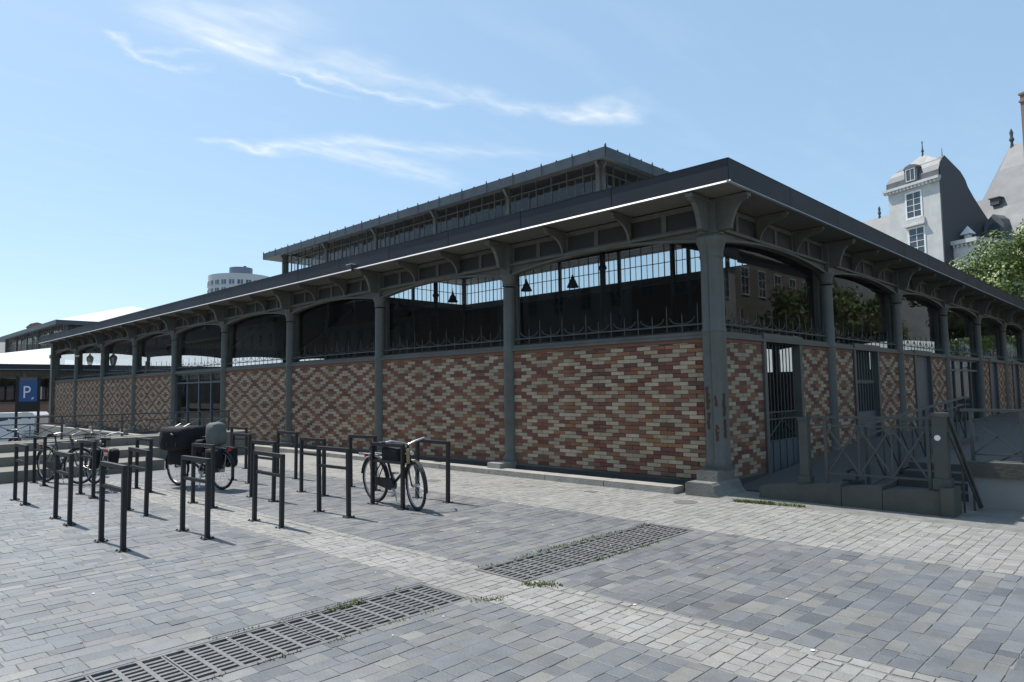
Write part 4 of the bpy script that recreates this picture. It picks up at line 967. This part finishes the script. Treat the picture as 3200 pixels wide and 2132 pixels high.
# left wing
m = MB(); m.box(-22, -.003, 2.0, 12, 0, 13.0); m.build('wing_wall', 'plaster', ch)
m = MB(); m.prism([(1.7, 13.0), (7, 20.0), (12.3, 13.0)], lambda y, z, x: (x, y, z), -22.3, .6); wr_ = m.build('wing_roof', 'slateroof', ch)
for x in (-6.8, -14.0): MB().lathe((x, 7, 19.95), [(.16, 0), (.09, .3), (.18, .5), (.1, .75), (.14, 1.0), (.03, 1.3)], 8).build('finial', 'iron_dk', wr_, True)
# right wing
B(TW+.1, 7.4, 1.2, 5.99, 0, 14.0).build('annex_wall', 'plaster', ch); m = MB(); m.box(TW+.1, 7.7, .85, 5.98, 14.0, 14.35)
for i in range(6): m.box(TW+.2+i*.38, TW+.36+i*.38, 1.0, 1.19, 13.75, 13.995)
m.build('annex_cornice', 'plaster', ch)
m = MB(); m.box(TW+.1, 34, 6.0, 20, 0, 14.2); m.build('wing_wall', 'plaster', ch)
m = MB(); m.box(TW+.1, 34.3, 5.4, 6.0, 14.0, 14.45)
for i in range(24): m.box(TW+.3+i*.5, TW+.5+i*.5, 5.55, 5.9, 13.75, 14.0)
m.build('cornice', 'plaster', ch)
m = MB()
pr = [(7.5, 14.45), (9.2, 17.0), (10.9, 19.2), (12.4, 19.9), (20.5, 14.4)]
m.prism(pr, lambda y, z, x: (x, y, z), .75, 3.0)
pr2 = [(7.52, 14.45), (9.4, 18.0), (11.2, 22.0), (13.0, 24.6), (15, 25.0), (20.6, 14.4)]
m.prism([(a, b) for a, b in pr2], lambda y, z, x: (x, y, z), 4.8, 34)
vs = []
for (a, b), (c, d) in zip(pr, pr2): pass
m.add([(3.0, 7.5, 14.45), (3.0, 9.2, 17.0), (3.0, 10.9, 19.2), (3.0, 12.4, 19.9), (4.8, 7.52, 14.45), (4.8, 9.4, 18.0), (4.8, 11.2, 22.0), (4.8, 13.0, 24.6)], [(0, 4, 5, 1), (1, 5, 6, 2), (2, 6, 7, 3)])
m.v = [(a, b-2.0, c) for a, b, c in m.v]; wr2 = m.build('wing_roof', 'slateroof', ch, normals=True)
MB().lathe((5.0, 11, 24.4), [(.2, 0), (.1, .5), (.24, .8), (.12, 1.1), (.18, 1.5), (.03, 1.9)], 8).build('finial', 'iron_dk', wr2, True)
c_ = MB(); c_.box(6.95, 8.0, 9.4, 10.6, 20, 28.6); c_.box(6.85, 8.1, 9.3, 10.7, 27.9, 28.1); c_.box(6.85, 8.1, 9.3, 10.7, 28.6, 28.8); c_.lathe((7.4, 10.0, 28.8), [(.3, 0), (.25, .7)], 10); c_.build('chimney', 'brickch', wr2)
dd_ = MB(); dd_.prism([(5.5, 14.45), (7.3, 14.45), (7.3, 15.9), (7.0, 16.5), (6.4, 17.0), (5.8, 16.5), (5.5, 15.9)], lambda s, z, y: (s, y, z), 5.3, 8.6); d1 = dd_.build('dormer', 'lead', wr2)
aw = MB(); aw.prism([(5.85, 14.6), (6.95, 14.6), (6.95, 15.7), (6.75, 16.1), (6.4, 16.25), (6.05, 16.1), (5.85, 15.7)], lambda s, z, y: (s, y, z), 5.27, 5.31); aw.build('pane', 'pane', d1)
s_ = MB(); s_.box(5.0, 5.8, 7.2, 9.0, 18.3, 18.9); s_.box(4.9, 5.9, 7.1, 9.0, 18.9, 19.0); s_.build('skylight', 'dslate', wr2)
s_ = MB(); s_.box(5.75, 6.15, 2.2, 2.6, 14.3, 15.0); s_.add([(5.5, 1.95, 15.0), (6.4, 1.95, 15.0), (6.4, 2.85, 15.0), (5.5, 2.85, 15.0), (5.95, 2.4, 15.8)], [(0, 1, 4), (1, 2, 4), (2, 3, 4), (3, 0, 4)]); s_.build('vent_turret', 'wframe', wr2)
# curved apartment tower far behind
ax, ay = polar(155.7, 262)
ap = empty('apartment_tower', 'far white curved apartment tower with rows of windows and blue rooftop block', 'building', (ax, ay, 0))
ra = 10.8; base_a = math.atan2(CAM.y-ay, CAM.x-ax)
def arc(a, r, z): return (r*math.cos(base_a+a), r*math.sin(base_a+a), z)
m = MB(); na = 40; Ht = 42.6
ring = [(-1.75+3.5*i/na) for i in range(na+1)]
for a, b in zip(ring, ring[1:]): m.quad(arc(a, ra, 0), arc(b, ra, 0), arc(b, ra, Ht), arc(a, ra, Ht))
m.add([arc(a, ra, Ht-.2) for a in ring], [tuple(range(na+1))]); m.quad(arc(-1.75, ra, 0), arc(1.75, ra, 0), arc(1.75, ra, Ht), arc(-1.75, ra, Ht))
apw = m.build('wall', 'white', ap, normals=False)
for fl in range(5):
    z = Ht-2.2-1.5-fl*2.75
    for i in range(13):
        a0 = -1.62+i*.253; w = MB()
        w.add([arc(a0, ra+.03, z), arc(a0+.16, ra+.03, z), arc(a0+.16, ra+.03, z+1.55), arc(a0, ra+.03, z+1.55)], [(0, 1, 2, 3)])
        o = w.build('window', 'pane' if random.random() < .6 else 'blueroof', ap, normals=False)
        f = MB(); f.bar(arc(a0-.01, ra+.06, z-.12), arc(a0+.17, ra+.06, z-.12), .3, .18); f.bar(arc(a0+.08, ra+.06, z), arc(a0+.08, ra+.06, z+1.55), .1); f.build('sill', 'white', o)
rbk = MB(); rbk.lathe((0, 0, 0), [(3.9, Ht-.2), (3.9, Ht+3.4)], 26); rbk.build('rooftop_block', 'blueroof', ap)
B(.8, 1.6, .5, 1.2, Ht+3.4, Ht+4.2).build('vent', 'iron_dk', ap)
# slate roofed house at the far left
lx, ly = polar(172.6, 104)
hl = empty('slate_house', 'grey slate roofed house with brick chimney behind the second hall', 'building', (lx, ly, -3.6), rad(74))
B(-14, 16, 0, 10, 0, 7.6).build('wall', 'dslate', hl)
m = MB(); m.prism([(-.4, 7.6), (5, 12.2), (10.4, 7.6)], lambda y, z, x: (x, y, z), -14.3, 16.3); hlr = m.build('roof', 'slateroof', hl)
c_ = MB(); c_.box(5.6, 7.6, 4.2, 5.8, 11.2, 14.0); c_.prism([(5.4, 14.0), (7.8, 14.0), (7.3, 14.5), (6.6, 14.7), (5.9, 14.5)], lambda s, z, y: (s, y, z), 4.1, 5.9); c_.build('chimney', 'brickch', hlr)
for x in (-9, -4, 1, 6, 11): window(hl, fmF, x, x+1.5, 4.8, 6.8, 2, 2, .18)
# houses across the street and along the south side of the square (seen in the panes)
def townhouse(label, x, y, rz, w, h, floors, wallm, roofm, group):
    r = empty('townhouse', label, 'building', (x, y, 0), rz, group)
    B(0, w, 0, 9, 0, h).build('wall', wallm, r)
    m = MB(); m.prism([(-.5, h), (.6, h+3.0), (4.5, h+4.4), (8.4, h+3.0), (9.5, h)], lambda a, z, s: (s, a, z), .0, w); rf = m.build('roof', roofm, r)
    B(-.05, w+.05, -.4, -.002, h-.35, h).build('cornice', 'plaster', r)
    n = max(2, round(w/3.0)); fh = (h-3.6)/max(1, floors-1)
    for i in range(n):
        c = w*(i+.5)/n
        for f in range(floors):
            z = .9 if f == 0 else 3.6+fh*(f-1)+.7
            o = window(r, fmF, c-.55, c+.55, z, z+(1.9 if f else 2.0), 2, 3, .09)
        if i % 2 == 0:
            d = MB(); d.box(c-.75, c+.75, .05, 2.4, h+.5, h+2.3); do = d.build('dormer', roofm, rf); window(do, lambda s, dd, z: (s, .05-dd, z), c-.45, c+.45, h+.8, h+2.0, 2, 2, .08)
    B(w*.3, w*.3+1.3, 4, 5, h+3.5, h+6).build('chimney', 'brickch', rf)
    return r
yy = 8.0; labs = ['beige rendered townhouse nearest the square beside the terrace', 'pale rendered townhouse second along the terrace street', 'beige townhouse third along the terrace street', 'pale townhouse fourth along the terrace street', 'beige townhouse at the end of the terrace street']
for i, w in enumerate((15, 13, 17, 14, 18)):
    townhouse(labs[i], 17.0, yy+w, rad(-90), w, 9.5+(i*37 % 3), 3, 'render' if i % 2 == 0 else 'plaster', 'dslate', 'townhouses along the terrace street'); yy += w+.05
xx = -250.0
for i, w in enumerate((24, 22, 26, 24, 22, 24, 18, 15, 17, 14, 16, 18, 16, 17)):
    townhouse('rendered townhouse on the south side of the square, facing the halls', xx+w, -38, rad(180), w, 10+(i*53 % 4), 3, 'render' if i % 2 else 'plaster', 'dslate', 'townhouses on the south side of the square'); xx += w+.05
print('pieces', n_sl, n_sl2, n_pa, n_pa2, len(brick_jobs))
